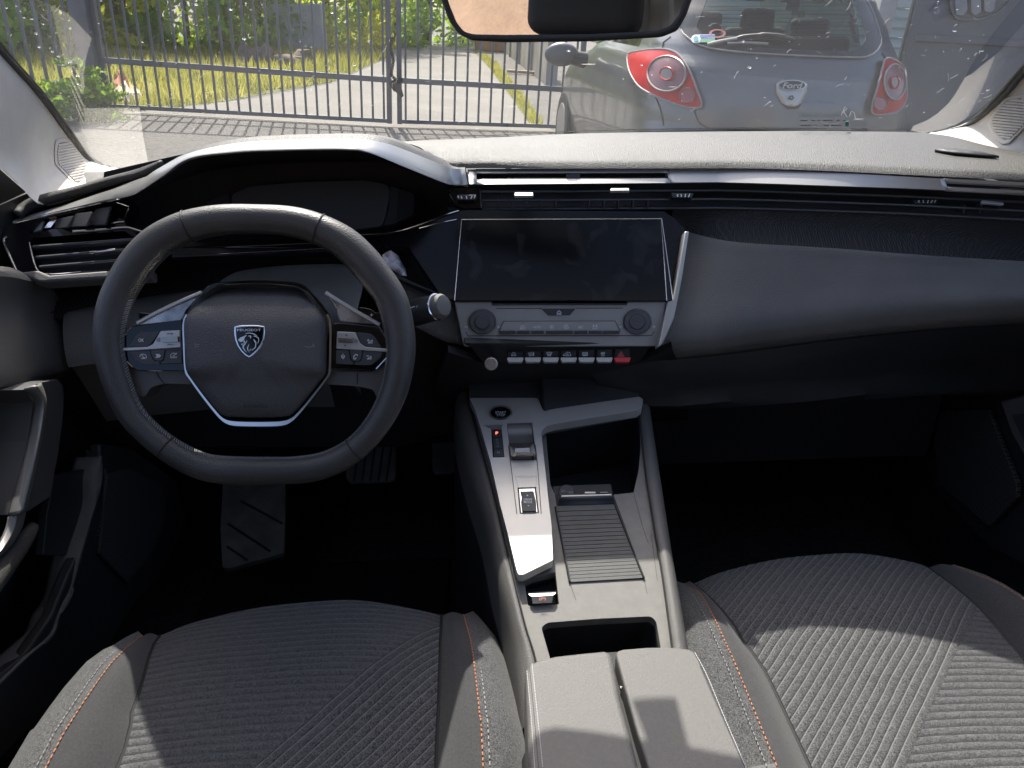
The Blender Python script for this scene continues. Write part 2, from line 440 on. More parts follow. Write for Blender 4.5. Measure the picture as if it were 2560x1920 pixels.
# -- glovebox face
gt = [p+V((0, .012, -.03)) for p in PN]
gb = cr([atZ(.66)(*p) for p in c6((100, 1275), (700, 1245), (1200, 1220), (1700, 1195), (2212, 1190), (2700, 1180))], 80)
gbk = cr([p for p in gb], 80)
gt = [gt[0]+V((-.10, .03, -.02))]+gt; gbk = [gbk[0]+V((-.10, .02, 0))]+gbk
gl = add('glovebox', sheet([gt, [a.lerp(b_, .12)+V((0, -.004, 0)) for a, b_ in zip(gt, gbk)], [a.lerp(b_, .6)+V((0, -.008, 0)) for a, b_ in zip(gt, gbk)], gbk, [p+V((0, .25, -.02)) for p in gbk]], 0, 20), BLK, dash)
hf = plane2(2000, (900, 1.012), (925, 1.005))
add('glovebox_handle', plate(c6((505, 1037), (505, 1030), (780, 1017), (830, 1000), (880, 972), (940, 963), (997, 1003), (990, 1010)), hf, .006), CGR, gl, bevel=.001)
add('glovebox_seam', strokes([c6((360, 910), (700, 875), (1200, 825), (1700, 775), (2205, 735))], 1.6, atY(.985)), KEY, gl)

# -- silver spear beside the screen
SPF = plane2(1700, (580, 1.035), (865, .945))
sp = c5((2094, 191), (2122, 193), (2078, 480), (2032, 720), (1985, 830), (1956, 888), (1928, 905), (1936, 880), (1985, 640), (1986, 622), (2020, 612), (2060, 400))
add('silver_spear', plate(sp, SPF, .02), SIL, dash, bevel=.0015)
# -- piano black fascia (cluster lip, storage niche, screen surround)
FAS = plane2(1100, (530, 1.075), (752, 1.00))
fa = [(440, 640), (440, 585), (900, 588)]+z2((1550, 652), (1750, 585), (1960, 517), (2020, 512))+c3((0, 1300), (60, 1340), (140, 1420))+c5((2096, 195), (2060, 400), (2020, 612), (1985, 622), (680, 617), (340, 487), (160, 400))+[(860, 640)]
niche = rnd(c5((190, 300), (235, 286), (395, 284), (590, 575), (430, 508), (215, 400)), 6)
add('fascia', plate(fa, FAS, .004, [niche]), GLS2, dash)
add('storage_niche', plate(rnd(c5((150, 280), (420, 270), (640, 620), (150, 480)), 5), FAS.off(-.045), .004), DRK, dash)
wallb = bmesh.new()
for a, b_ in zip(niche, niche[1:]+niche[:1]):
    q = [FAS.off(-.003)(*a), FAS.off(-.003)(*b_)]; q += [q[1]-FAS.n*.04, q[0]-FAS.n*.04]
    wallb.faces.new([wallb.verts.new(p) for p in q])
add('niche_wall', wallb, BLK, dash)
# thin bright edges on the fascia
def bead(pts, f, r, name='bright_edge', mat=CHR, parent=dash, nn=24):
    return add(name, tube(cr(on(f, pts), nn), r, 6), mat, parent)
bead(z2((1200, 683), (1300, 679), (1420, 672), (1550, 652), (1700, 605), (1850, 550), (1955, 517)), FAS.off(.002), .0011)
bead(z2((1680, 636), (1800, 605), (1940, 578)), FAS.off(.001), .0008)
bead(z2((60, 727), (400, 716), (880, 703)), FAS.off(.012), .0012)
bead(z2((350, 765), (700, 750), (1040, 735)), FAS.off(.016), .0012)
bead(z2((300, 812), (600, 798), (1090, 772)), FAS.off(.02), .0010)
add('lower_ledge', plate(z2((-40, 760), (700, 765), (1130, 765), (1130, 800), (500, 830), (-40, 850)), FAS.off(.018), .02), GLS2, dash, bevel=.003)

# -- central screen
SCN = plane2(1400, (548, 1.055), (752, .985))
screen_m = M('touchscreen_glass', (.003, .0035, .0045), .16, spec=.25)
nd, lk, b = nodes(screen_m)
tc = nd.new('ShaderNodeTexCoord'); no = nd.new('ShaderNodeTexNoise'); no.inputs['Scale'].default_value = 24; no.inputs['Detail'].default_value = 2; no.inputs['Distortion'].default_value = .6
lk.new(tc.outputs['Object'], no.inputs['Vector'])
rp = nd.new('ShaderNodeValToRGB'); rp.color_ramp.elements[0].position = .56; rp.color_ramp.elements[1].position = .70
rp.color_ramp.elements[0].color = (.003, .0035, .0045, 1); rp.color_ramp.elements[1].color = (.017, .018, .020, 1)
lk.new(no.outputs['Fac'], rp.inputs['Fac']); lk.new(rp.outputs[0], b.inputs['Base Color'])
sq = c5((724, 122), (1945, 118), (1983, 619), (680, 619))
scr = add('touchscreen', plate(sq, SCN.off(.006), .012), screen_m, dash, bevel=.0008)
add('screen_edge', tube(on(SCN.off(.006), c5((680, 619), (722, 120), (1948, 115), (1984, 619))), .0008, 6), CHR, scr)
add('screen_side', plate(c5((1950, 112), (2020, 612), (1986, 620)), SCN.off(.004), .01), GLS, dash)
add('screen_edge', tube(on(SCN.off(.004), c5((1952, 112), (2020, 612))), .0007, 6), CHR, scr)

# -- climate panel
CLP = plane2(1400, (752, .985), (890, .958))
clp = add('climate_panel', plate(c5((680, 625), (905, 625), (912, 640), (1738, 640), (1745, 623), (1982, 621), (1936, 880), (1920, 900), (740, 902), (728, 880)), CLP, .03), CGR, dash, bevel=.003, seg=3)
add('panel_slot', plate(c5((905, 622), (1745, 620), (1740, 640), (912, 642)), CLP.off(-.004), .02), DRK, clp)
add('slot_lip', tube(on(CLP.off(.0015), c5((912, 642), (1738, 640))), .0012, 6), KEY, clp)
for ln_ in (c5((935, 666), (1215, 666)), c5((1425, 665), (1712, 664))): add('panel_line', strokes([ln_], 1.6, CLP), DRK, clp)
hb = add('home_button', plate(c5((1216, 668), (1424, 667), (1388, 707), (1256, 708)), CLP.off(.002), .006), KEY, clp, bevel=.0006)
add('home_symbol', strokes([c5((1310, 703), (1310, 690), (1321, 680), (1333, 690), (1333, 703), (1325, 703), (1325, 696), (1318, 696), (1318, 703), (1310, 703))], 1.7, CLP.off(.0022)), WHT, hb)
for cx, cy, r in ((850, 751, 80), (1802, 750, 82)):
    p = c5((cx, cy))[0]; r *= s9
    ang = 0
    ring = add('dial', plate(ell(*p, r, r*.93, 48), CLP.off(.004), .008), KEY, clp, bevel=.001)
    bm = bmesh.new()
    for k in range(72):
        a = 2*math.pi*k/72; strokes([[(p[0]+math.cos(a)*r*.64, p[1]+math.sin(a)*r*.60), (p[0]+math.cos(a)*r*.93, p[1]+math.sin(a)*r*.87)]], .7, CLP.off(.0044), bm=bm)
    add('dial_grip', bm, GRM, ring)
    add('dial_cap', plate(ell(*p, r*.58, r*.54, 40), CLP.off(.007), .004), M('dial_cap_grey', (.085, .086, .09), .5), ring, bevel=.001)
    arc = [(p[0]+math.cos(a)*r*1.1, p[1]+math.sin(a)*r*1.03) for a in [R(150+k*6) for k in range(41)]]
    add('dial_ring', tube(on(CLP.off(.001), arc), .0006, 6), SAT, ring)
    add('dial_sign', strokes([[(p[0]-r*1.35, p[1]+r*.36), (p[0]-r*1.17, p[1]+r*.36)]], 1.8, CLP), WHT, ring)
    bm = strokes([[(p[0]+r*1.16, p[1]+r*.36), (p[0]+r*1.34, p[1]+r*.36)], [(p[0]+r*1.25, p[1]+r*.27), (p[0]+r*1.25, p[1]+r*.45)]], 1.8, CLP)
    add('dial_sign', bm, WHT, ring)
kp = add('key_strip', plate(c5((981, 746), (1664, 744), (1697, 806), (1690, 824), (960, 826), (952, 808)), CLP.off(.003), .006), CGR, clp, bevel=.0008)
add('key_outline', strokes([c5((952, 808), (981, 745), (1665, 743), (1697, 806))], 1.4, CLP.off(.0033)), DRK, kp)
for a, b_ in ((955, 1054), (1060, 1142), (1148, 1230), (1240, 1406), (1414, 1496), (1504, 1586), (1593, 1694)):
    add('climate_key', plate(c5((a, 803), (b_, 802), (b_-2, 822), (a+3, 823)), CLP.off(.0055), .006), KEY, kp, bevel=.0006)
bm = text('A/C', CLP.off(.0034), *c5((1098, 776))[0], 11, 6); text('MAX', CLP.off(.0034), *c5((1098, 789))[0], 14, 5.5, bm)
text('AUTO', CLP.off(.0034), *c5((1187, 782))[0], 18, 6, bm); text('A/C', CLP.off(.0034), *c5((1454, 782))[0], 12, 6.5, bm); text('SYNC', CLP.off(.0034), *c5((1543, 790))[0], 14, 4.5, bm)
def flower(cx, cy, r, f, bm, w=1.2):
    for k in range(4):
        a = math.pi/2*k+.4; q = (cx+math.cos(a)*r*.6, cy+math.sin(a)*r*.6)
        strokes([ell(*q, r*.45, r*.4, 9)+[ell(*q, r*.45, r*.4, 9)[0]]], w, f, bm=bm)
flower(*c5((1276, 781))[0], 5.2, CLP.off(.003), bm); flower(*c5((1364, 781))[0], 6, CLP.off(.003), bm, 1.8)
for xx in (1534, 1551):
    q = c5((xx, 773))[0]; strokes([[(q[0]-2, q[1]+3), (q[0], q[1]-1), (q[0]+2, q[1]+3)]], 1.3, CLP.off(.003), bm=bm); strokes([[(q[0], q[1]-3), (q[0], q[1]-2)]], 2, CLP.off(.003), bm=bm)
add('key_lettering', bm, WHT, kp, smooth=False)
for xx in (1094, 1181, 1447, 1535): add('key_lamp', strokes([c5((xx, 756), (xx+14, 756))], 1.6, CLP.off(.003)), GRM, kp)
add('panel_groove', strokes([c5((750, 812), (762, 835), (1890, 833), (1905, 808))], 2.2, CLP), KEY, clp)
add('panel_lip', plate(c5((735, 884), (1930, 882), (1880, 910), (1830, 990), (1760, 1000), (860, 1000), (815, 960), (780, 908)), plane2(1400, (868, .966), (905, .985)), .05), BLK, dash, bevel=.002)
# -- toggle switches
TG = plane2(1420, (868, .975), (907, .966))
def icon(kind, cx, cy, f, bm, w=1.5):
    S = lambda L: strokes([[(cx+x_*1.0, cy+y_*1.0) for x_, y_ in l] for l in L], w, f, bm=bm)
    if kind == 0: S([[(-5, 4), (-5, 0), (-3, -1), (-2, -4), (2, -4), (3, -1), (5, 0), (5, 4), (2, 4), (2, 2), (-2, 2), (-2, 4), (-5, 4)]])
    if kind == 1: flower(cx-2, cy, 5.5, f, bm, 1.4); S([[(5, -5), (5, 4)], [(6.2, -5), (6.2, 4)]])
    if kind == 2: S([[(-7, -4), (0, -5), (7, -4), (4, 2), (-4, 2), (-7, -4)], [(-3, -2), (-3, 5)], [(0, -2), (0, 5)], [(3, -2), (3, 5)]])
    if kind == 3: S([[(-9, 4), (-9, 1), (-4, -1), (0, -5), (6, -4), (9, 1), (9, 4), (-9, 4)], [(-2, 1), (3, 1)], [(3, 1), (1, -1)]])
    if kind == 4: S([[(-6, -4), (6, -4), (6, 3), (-6, 3), (-6, -4)], [(-3, -2), (-3, 5)], [(0, -2), (0, 5)], [(3, -2), (3, 5)]])
    if kind == 5: S([[(-4, -4), (-2, 0), (-4, 1)], [(-1, -5), (1, -1), (-1, 1)], [(3, -5), (3, 1)], [(-5, -2), (5, -3)]]); text('OFF', f, cx, cy+4.5, 9, 4, bm)
    if kind == 6: S([[(0, -7), (8, 6), (-8, 6), (0, -7)], [(0, -2), (3.5, 3.5), (-3.5, 3.5), (0, -2)]])
for k, cx in enumerate((1052, 1160, 1270, 1380, 1490, 1600, 1711)):
    hot = k == 6
    key = add('toggle_switch', plate(c5((cx-47, 912), (cx+47, 912), (cx+47, 964), (cx-47, 964)), TG.off(.003), .008), BLK, dash, bevel=.001)
    if hot: key['label'] = 'hazard switch with red lip and red triangle'
    lip = plate(c5((cx-49, 966), (cx+51, 966), (cx+51, 974), (cx+43, 996), (cx-41, 996), (cx-49, 976)), plane2(1420, (892, .958), (906, .952)), .006)
    add('switch_lip', lip, RED if hot else ALU, key, bevel=.0008)
    if not hot:
        bm = bmesh.new(); f_ = plane2(1420, (892, .958), (906, .952))
        for q in range(9):
            xx = cx-42+q*10; strokes([c5((xx, 991), (xx+6, 971))], .9, f_, bm=bm)
        add('switch_knurl', bm, GRM, key)
    bm = bmesh.new(); icon(k, *c5((cx-9 if not hot else cx-9, 947))[0], TG.off(.0033), bm)
    add('switch_symbol', bm, M('hazard_symbol_red', (.8, .16, .13), .5) if hot else WHT, key)
# volume knob
q = c5((903, 1008))[0]; KF = Pl(atY(.955)(*q), V((-.12, -.95, .32)))
kn = add('volume_knob', plate(ell(*q, 17.3, 16.6, 48), KF.off(.008), .018), None or M('spun_aluminium', (.52, .50, .46), .38, 1), dash, bevel=.0016, seg=3)
nd, lk, b = nodes(kn.data.materials[0]); tc = nd.new('ShaderNodeTexCoord'); b.inputs['Anisotropic'].default_value = .9
tg_ = nd.new('ShaderNodeTangent'); tg_.direction_type = 'RADIAL'; tg_.axis = 'Y'; lk.new(tg_.outputs[0], b.inputs['Tangent'])
# -- the dark cave between the switches and the console
LC = plane2(1400, (905, .99), (1060, 1.17))
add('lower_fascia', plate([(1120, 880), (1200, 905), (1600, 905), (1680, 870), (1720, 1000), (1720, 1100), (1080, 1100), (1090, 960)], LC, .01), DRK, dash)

# =================================================================== driver side: hood, cluster, vents, knee panel
hb_ = [(.025, (135, 1018), 1.10), (.0, (400, 952), 1.10), (0, (700, 880), 1.095), (0, (1000, 812), 1.085), (0, (1290, 748), 1.04), (0, (1400, 692), 1.0), (0, (1600, 560), .945), (0, (1870, 378), .92)]
low = [(z1(p)[0], y) for _, p, y in hb_] + [(z2((p))[0], y) for p, y in (((400, 112), .91), ((700, 98), .905), ((1000, 91), .905), ((1200, 93), .905), ((1330, 112), .915), ((1600, 222), .97), ((1850, 322), 1.06), ((1915, 338), 1.095), ((2018, 342), 1.1))]
upr = [(z1(p)[0], y) for p, y in (((125, 1012), 1.10), ((330, 925), 1.12), ((640, 838), 1.115), ((950, 735), 1.105), ((1250, 640), 1.075), ((1400, 588), 1.035), ((1560, 480), .985), ((1870, 325), .955))] + [(z2(p)[0], y) for p, y in (((400, 52), .94), ((700, 30), .935), ((1000, 21), .935), ((1250, 21), .935), ((1450, 50), .96), ((1650, 122), 1.02), ((1840, 200), 1.085), ((1920, 225), 1.11), ((1998, 226), 1.112))]
LO = cr([atY(y)(*p) for p, y in low], 90); UPP = cr([atY(y)(*p) for p, y in upr], 90)
rows = [[p+V((0, .010, -.001)) for p in LO], LO, [a.lerp(b_, .08)+V((0, -.001, .001)) for a, b_ in zip(LO, UPP)], [a.lerp(b_, .5)+V((0, -.001, .0015)) for a, b_ in zip(LO, UPP)], UPP, [p+V((0, .004, -.003)) for p in UPP]]
add('hood_trim', sheet(rows), SIL, dash, solid=.004)
bk = [p.lerp(V((p.x, 1.34, .97)), .5) for p in UPP]; bk2 = [V((p.x, 1.34, .97)) for p in UPP]
add('instrument_hood', sheet([[p+V((0, .005, -.002)) for p in UPP], [p+V((0, .06, -.002)) for p in UPP], bk, bk2], 0, 14), PAD, dash)
# cavity: ceiling and back
LIN = [p for p in LO[26:84]]
ctr = V((-.33, 1.2, .95))
back = [V((-.33+(p.x+.33)*.9, 1.22, .95+(p.z-.95)*.72)) for p in LIN]
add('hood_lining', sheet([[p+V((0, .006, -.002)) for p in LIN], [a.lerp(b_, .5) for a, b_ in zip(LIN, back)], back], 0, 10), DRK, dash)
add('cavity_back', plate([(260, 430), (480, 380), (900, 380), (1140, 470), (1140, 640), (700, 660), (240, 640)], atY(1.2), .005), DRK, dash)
CLU = plane2(750, (450, 1.165), (575, 1.115))
clus_m = M('cluster_display_glass', (.085, .088, .092), .32, spec=.6)
cl = add('instrument_display', plate(rnd(z2((383, 470), (386, 402), (510, 345), (850, 316), (1300, 303), (1420, 324), (1470, 345), (1474, 400), (1445, 560), (1420, 622), (1250, 642), (700, 660)), 8), CLU, .008), clus_m, dash, bevel=.001)
add('display_surround', plate(rnd(z2((1476, 342), (1560, 370), (1640, 398), (1645, 440), (1636, 545), (1500, 610), (1432, 622), (1470, 500)), 5), CLU.off(-.003), .008), KEY, cl, bevel=.001)
add('display_surround', plate(rnd(z2((1545, 372), (1632, 402), (1634, 540), (1528, 580)), 4), CLU.off(-.001), .006), BLK, cl, bevel=.001)
add('display_surround', plate(z2((210, 460), (355, 392), (372, 470), (300, 520)), CLU.off(-.003), .006), KEY, cl, bevel=.001)
# left vent cluster
LV = plane2(200, (560, 1.075), (690, 1.01), (1, -.06, 0))
body = z1((130, 1018), (0, 1090), (25, 1190), (165, 1502), (390, 1597), (1100, 1548), (1500, 1500), (1560, 1150), (1450, 1115), (1250, 1060), (1235, 1005), (1320, 790), (1250, 780), (700, 890))
top_open = rnd(z1((285, 1124), (395, 985), (1150, 822), (1165, 838), (1060, 1040), (520, 1078)), 3)
low_open = rnd(z1((290, 1205), (330, 1165), (1230, 1095), (1330, 1160), (1430, 1240), (1430, 1440), (500, 1525), (372, 1478)), 4)
lvp = add('side_vent', plate(rnd(body, 5), LV, .02, [top_open, low_open]), GLS, dash, bevel=.0015)
add('vent_back', plate(z1((150, 950), (1300, 790), (1500, 1100), (1500, 1540), (350, 1540)), LV.off(-.03), .005), DRK, lvp)
for p in (z1((530, 1072), (560, 975), (720, 945), (660, 1060)), z1((662, 1060), (742, 922), (905, 905), (850, 1045)), z1((858, 1044), (940, 880), (1090, 850), (1035, 1030))):
    add('vent_louvre', plate(p, Pl(LV.off(-.006)(*p[0]), LV.n+V((-.5, 0, 0))), .003), KEY, lvp, bevel=.0006)
add('vent_shutter', plate(z1((300, 1118), (395, 990), (440, 985), (400, 1085)), LV.off(-.004), .003), SAT, lvp)
add('vent_shutter', plate(z1((430, 1070), (500, 985), (565, 975), (500, 1060)), LV.off(-.004), .003), CHR, lvp)
for a, b_ in (((330, 1258), (1400, 1178)), ((362, 1361), (1400, 1272)), ((397, 1456), (1400, 1370))):
    add('vent_slat', tube(on(LV.off(-.004), z1(a, b_)), .0028, 8), KEY, lvp)
    add('vent_slat', plate(z1((a[0]+10, a[1]+6), (b_[0], b_[1]+6), (b_[0], b_[1]+34), (a[0]+30, a[1]+36)), Pl(LV.off(-.006)(*z1(a)[0]), LV.n+V((0, 0, -.9))), .0015), BLK, lvp)
add('vent_tab', plate(z1((912, 1303), (1135, 1262), (1143, 1284), (920, 1310)), LV.off(.004), .01), CHR, lvp, bevel=.001)
bead(z1((70, 1150), (34, 1192), (100, 1360), (163, 1500)), LV.off(.001), .0014)
bead(z1((290, 1210), (370, 1478), (500, 1523), (800, 1500)), LV.off(.001), .0009)
bead(z1((720, 1100), (1000, 1082), (1240, 1062), (1330, 1080), (1450, 1118)), LV.off(.001), .0016)
bead(z1((1100, 1020), (1180, 1008), (1228, 1005), (1225, 985), (1290, 830), (1300, 795)), LV.off(.001), .0010)
bead(z1((135, 1018), (400, 955), (700, 885), (1000, 818), (1190, 778)), LV.off(.002), .0010)
add('vent_lower_lip', plate(z1((165, 1503), (370, 1480), (490, 1528), (1500, 1450), (1500, 1540), (1100, 1552), (390, 1598)), LV.off(.003), .02), DGR, lvp, bevel=.003)
# woven strip and knee panel
KN = plane2(400, (735, 1.06), (920, .985))
mp_ = [[KN.off(-.05)(*p) for p in px((110, 650), (300, 650), (500, 640), (700, 650))], [KN.off(-.03)(*p) for p in px((120, 720), (300, 705), (500, 690), (700, 690))], [KN.off(-.004)(*p) for p in px((130, 800), (300, 775), (500, 745), (700, 740))]]
add('woven_strip', sheet(mp_, 30, 10), MESH, dash)
top = px((160, 788), (260, 768), (360, 751), (480, 735), (640, 718), (800, 712))
botm = px((170, 915), (260, 903), (360, 893), (480, 882), (640, 878), (800, 878))
T_ = on(KN, top); B_ = on(KN, botm)
add('knee_panel', sheet([[p+V((0, .02, -.002)) for p in T_], T_, [a.lerp(b_, .5)-V((0, .006, -.004)) for a, b_ in zip(T_, B_)], B_, [p+V((0, .012, -.012)) for p in B_], [p+V((0, .06, -.12)) for p in B_]], 40, 24), DGR, dash)
KR = plane2(1060, (700, 1.055), (880, .985))
rp_ = c5((338, 487), (678, 625), (700, 740), (725, 882), (690, 870), (520, 770), (420, 720), (330, 640))
add('column_side_panel', patch(c5((310, 478), (678, 626), (702, 740), (727, 884), (640, 872), (540, 830), (430, 770), (330, 700), (250, 640)), KR, 2), DGR, dash, solid=.01)
add('lower_driver_panel', plate([(150, 915), (420, 895), (900, 885), (1010, 800), (1200, 905), (1200, 1060), (1000, 1120), (300, 1120), (160, 1010)], plane2(600, (890, 1.04), (1100, 1.12)), .01), DRK, dash, bevel=.004)
# hood in front of the column
CS = plane2(720, (665, 1.03), (800, .95))
sh_top = z2((310, 1000), (420, 940), (650, 905), (900, 890), (1150, 892), (1260, 960), (1300, 1010))
a_ = cr(on(CS, sh_top), 30); b2 = [p+V((0, -.10, -.02)) for p in a_]; c_ = [p+V((0, .03, -.01)) for p in a_]
add('column_shroud', sheet([c_, a_, [p+V((0, -.03, -.004)) for p in a_], b2, [p+V((0, -.02, -.09)) for p in b2]], 0, 16), DGR, dash)

# =================================================================== small things on the dash
pp = c5((238, 345), (262, 316), (290, 322), (330, 330), (352, 372), (372, 410), (386, 468), (362, 470), (335, 455), (300, 432), (262, 405), (245, 380))
bm = patch(pp, FAS.off(-.012), 2)
for v in bm.verts: v.co += FAS.n*(.006*math.sin(v.co.x*420+v.co.z*260)+.003*math.sin(v.co.z*900))
tag(add('paper_scrap', bm, M('pinkish_white_paper', (.90, .82, .86), .8), None, solid=.0006), 'torn pinkish white paper scrap tucked in the niche behind the steering wheel', 'paper')

# =================================================================== VENT + HOOD done; STALK
stf = atY(.93)
s0, s1 = atY(.95)(985, 795), atY(.905)(1098, 766)
d = (s1-s0)
stalk = thing('wiper_stalk', 'stubby black wiper stalk with white symbols poking out right of the steering wheel', 'stalk', s0)
lerp = lambda t: s0+d*t
def lathe_path(ts, name, mat, bevel=0): return add(name, tube([lerp(t) for t, r in ts], [r for t, r in ts], 28), mat, stalk)
lathe_path([(-.9, .012), (.2, .0135), (.28, .015), (.4, .0172), (.62, .0172), (.9, .0165), (.93, .0155)], 'stalk_body', BLK)
lathe_path([(.93, .0158), (.945, .0172), (.965, .0172), (.975, .016)], 'stalk_ring', CHR)
lathe_path([(.97, .0158), (1.06, .0152), (1.10, .0128), (1.115, .006)], 'stalk_cap', DGR)
SF = Pl(lerp(.6)+V((0, -.0178, .004)), V((0, -1, .25)))
bm = text('0', SF, *c5((450, 656))[0], 4, 7)
strokes([c5((408, 662), (434, 654))], 2.2, SF, bm=bm)
strokes([c5((450, 690), (468, 688), (466, 702), (452, 704), (450, 690)), c5((458, 703), (462, 712))], 1.3, SF, bm=bm)
strokes([c5((468, 722), (480, 718), (492, 724)), c5((472, 728), (490, 732)), c5((478, 716), (484, 734))], 1.2, SF, bm=bm)
for xx in (508, 519): strokes([c5((xx+8, 633), (xx, 639), (xx+8, 645))], 1.8, SF, bm=bm)
add('stalk_marking', bm, WHT, stalk, smooth=False)
# =================================================================== STEERING WHEEL
WC = atY(.742)(640, 860)
WP = Pl(WC, V((0.02, -math.cos(R(25)), math.sin(R(25)))))
sw = thing('steering_wheel', 'black leather steering wheel with flattened bottom, octagonal airbag pad and silver buttons', 'steering wheel', WC)
ctl = px((636, 547), (730, 554), (800, 574), (860, 606), (905, 648), (940, 690), (972, 735), (990, 780), (1003, 862), (996, 935), (977, 1000), (940, 1066), (890, 1120), (830, 1156), (765, 1173), (680, 1177), (590, 1177), (510, 1167), (440, 1134), (380, 1090), (330, 1036), (298, 965), (277, 890), (274, 830), (284, 770), (308, 712), (345, 655), (385, 612), (430, 583), (480, 563), (550, 550))
rw = [1, 1, 1, 1.04, 1.1, 1.17, 1.12, .98, .88, .92, .98, .98, .98, .98, .98, .96, .96, .98, .98, 1, 1.02, .96, .88, .88, .98, 1.12, 1.17, 1.1, 1.04, 1, 1]
CT = cr(on(WP, ctl), 160, closed=True)
RW = [r.x for r in cr([(r, 0, 0) for r in rw], 160, closed=True)]
RW = [0.0146*r for r in RW]
rim = tube(CT, RW, 24, closed=True, upv=WP.n, flat=1.06)
rim_o = add('wheel_rim', rim, LTH, sw)
def nearest(p):
    q = WP(*p); return min(range(160), key=lambda i: (CT[i]-q).length)
wc2 = sum(CT, V())/160
for p in ((472, 562), (795, 572), (416, 1120), (885, 1125)):
    i = nearest(p); t = (CT[(i+1) % 160]-CT[i-1]).normalized(); u = WP.n; w = t.cross(u); r = RW[i]*1.012
    bm = tube([CT[i]+(u*math.cos(a)*1.06+w*math.sin(a))*r for a in [2*math.pi*k/28 for k in range(28)]], .0009, 6, closed=True)
    add('rim_seam', bm, STB, rim_o)
# lacing along the inner edge
bm = bmesh.new(); bm2 = bmesh.new()
for i in range(160):
    for h in (0, .5):
        a = CT[i].lerp(CT[(i+1) % 160], h); t = (CT[(i+1) % 160]-CT[i-1]).normalized(); w = (wc2-a); w = (w-WP.n*w.dot(WP.n)-t*w.dot(t)).normalized(); r = RW[i]*1.01
        y = (a-WP.o).dot(UP)
        if (i+int(h*2)) % 2 and False: continue
        d1 = (w*math.cos(R(30))+WP.n*math.sin(R(30))); d2 = (w*math.cos(R(8))+WP.n*math.sin(R(8)))
        tube([a+d1*r-t*.0010, a+d2*r*1.02+t*.0016], .00055, 4, bm if y > .05 else bm2)
add('rim_lacing', bm, STB, rim_o); add('rim_lacing', bm2, GRM, rim_o)
# leather lower spokes
HB = WP.off(-.012)
for p in (z3((20, 640), (120, 720), (200, 757), (345, 762), (560, 755), (612, 862), (400, 858), (300, 886), (250, 960), (150, 930), (20, 800)), z3((2150, 640), (2060, 725), (2000, 764), (1885, 766), (1650, 762), (1620, 862), (1890, 880), (2005, 905), (2036, 970), (2110, 930), (2170, 800))):
    add('leather_spoke', plate(rnd(p, 7), HB.off(.006), .03), M('spoke_leather', (.085, .082, .078), .42, bump=(900, .25, 'voro')), sw, bevel=.006, seg=4)
add('spoke_seam', strokes([z3((342, 762), (352, 800), (400, 858)), z3((1884, 766), (1884, 860))], 2.2, HB.off(.0064)), STB, sw)
# gloss housings for the buttons
LHO = rnd(z3((35, 600), (48, 555), (155, 418), (535, 365), (560, 760), (200, 757), (140, 725), (48, 632)), 4)
RHO = rnd(z3((2148, 600), (2128, 550), (2050, 415), (1740, 385), (1690, 400), (1680, 745), (2000, 764), (2060, 722), (2140, 628)), 4)
lh = add('button_housing', plate(LHO, HB.off(.012), .02), GLS, sw, bevel=.0015)
rh = add('button_housing', plate(RHO, HB.off(.012), .02), GLS, sw, bevel=.0015)
add('housing_edge', tube(cr(on(HB.off(.012), z3((160, 730), (50, 628), (38, 600), (50, 552), (150, 420))), 20), .0009, 6), CHR, lh)
add('housing_edge', tube(cr(on(HB.off(.012), z3((2050, 415), (2130, 552), (2146, 600), (2138, 628), (2030, 745))), 20), .0009, 6), CHR, rh)
# upper fins
fin = M('smudged_gloss_fin', (.30, .29, .28), .24, .75, var=(38, .6), coat=.3)
for p, q in ((z3((690, 160), (560, 215), (330, 325), (195, 395), (160, 415), (530, 378), (570, 300)), z3((690, 158), (420, 275), (195, 392))), (z3((1640, 160), (1760, 220), (1930, 330), (2060, 410), (1745, 388), (1715, 285)), z3((1640, 160), (1850, 290), (2055, 405)))):
    o = add('spoke_fin', plate(p, HB.off(.010), .016), fin, sw, bevel=.002)
    add('fin_edge', tube(cr(on(HB.off(.011), q), 16), .0022, 8), SIL, o)
HF = HB.off(.014)
def button(poly, sym, parent, mat=KEY, h=.003, r=3):
    b = add('wheel_button', plate(rnd(poly, r), HF.off(h-.002), .006), mat, parent, bevel=.0008)
    if sym: 
        bm = bmesh.new(); sym(HF.off(h-.002+.0003), bm); add('button_symbol', bm, WHT, b, smooth=False)
    return b
# left
ins = add('silver_insert', plate(rnd(z3((72, 594), (82, 582), (270, 574), (310, 555), (372, 452), (522, 447), (530, 580), (140, 606), (76, 606)), 2.5), HF.off(.002), .006), SIL, lh, bevel=.001)
button(z3((125, 575), (190, 480), (225, 460), (365, 456), (300, 552), (270, 572)), lambda f, bm: text('OK', f, *z3((224, 524))[0], 14, 8, bm), lh)
def s_limit(f, bm): text('LIMIT', f, *z3((246, 661))[0], 15, 5, bm); strokes([z3((212, 652), (222, 632), (240, 630), (258, 636), (266, 652)), z3((240, 650), (226, 634))], 1.3, f, bm=bm)
def s_arrow(f, bm): strokes([z3((337, 632), (345, 632), (345, 655), (337, 655)), z3((352, 632), (352, 655)), z3((360, 632), (372, 644), (360, 656), (360, 632))], 1.8, f, bm=bm)
def s_assist(f, bm): text('ASSIST', f, *z3((473, 655))[0], 18, 4.6, bm); strokes([z3((448, 646), (455, 630), (475, 622), (495, 630)), z3((470, 645), (498, 622))], 1.4, f, bm=bm)
button(z3((130, 609), (290, 604), (312, 668), (330, 684), (365, 686), (365, 708), (250, 709), (180, 675)), s_limit, lh)
button(z3((370, 708), (370, 686), (395, 680), (408, 600), (540, 596), (540, 705)), s_assist, lh)
button(z3((293, 604), (404, 600), (394, 668), (378, 682), (330, 681), (314, 668)), s_arrow, lh, h=.004)
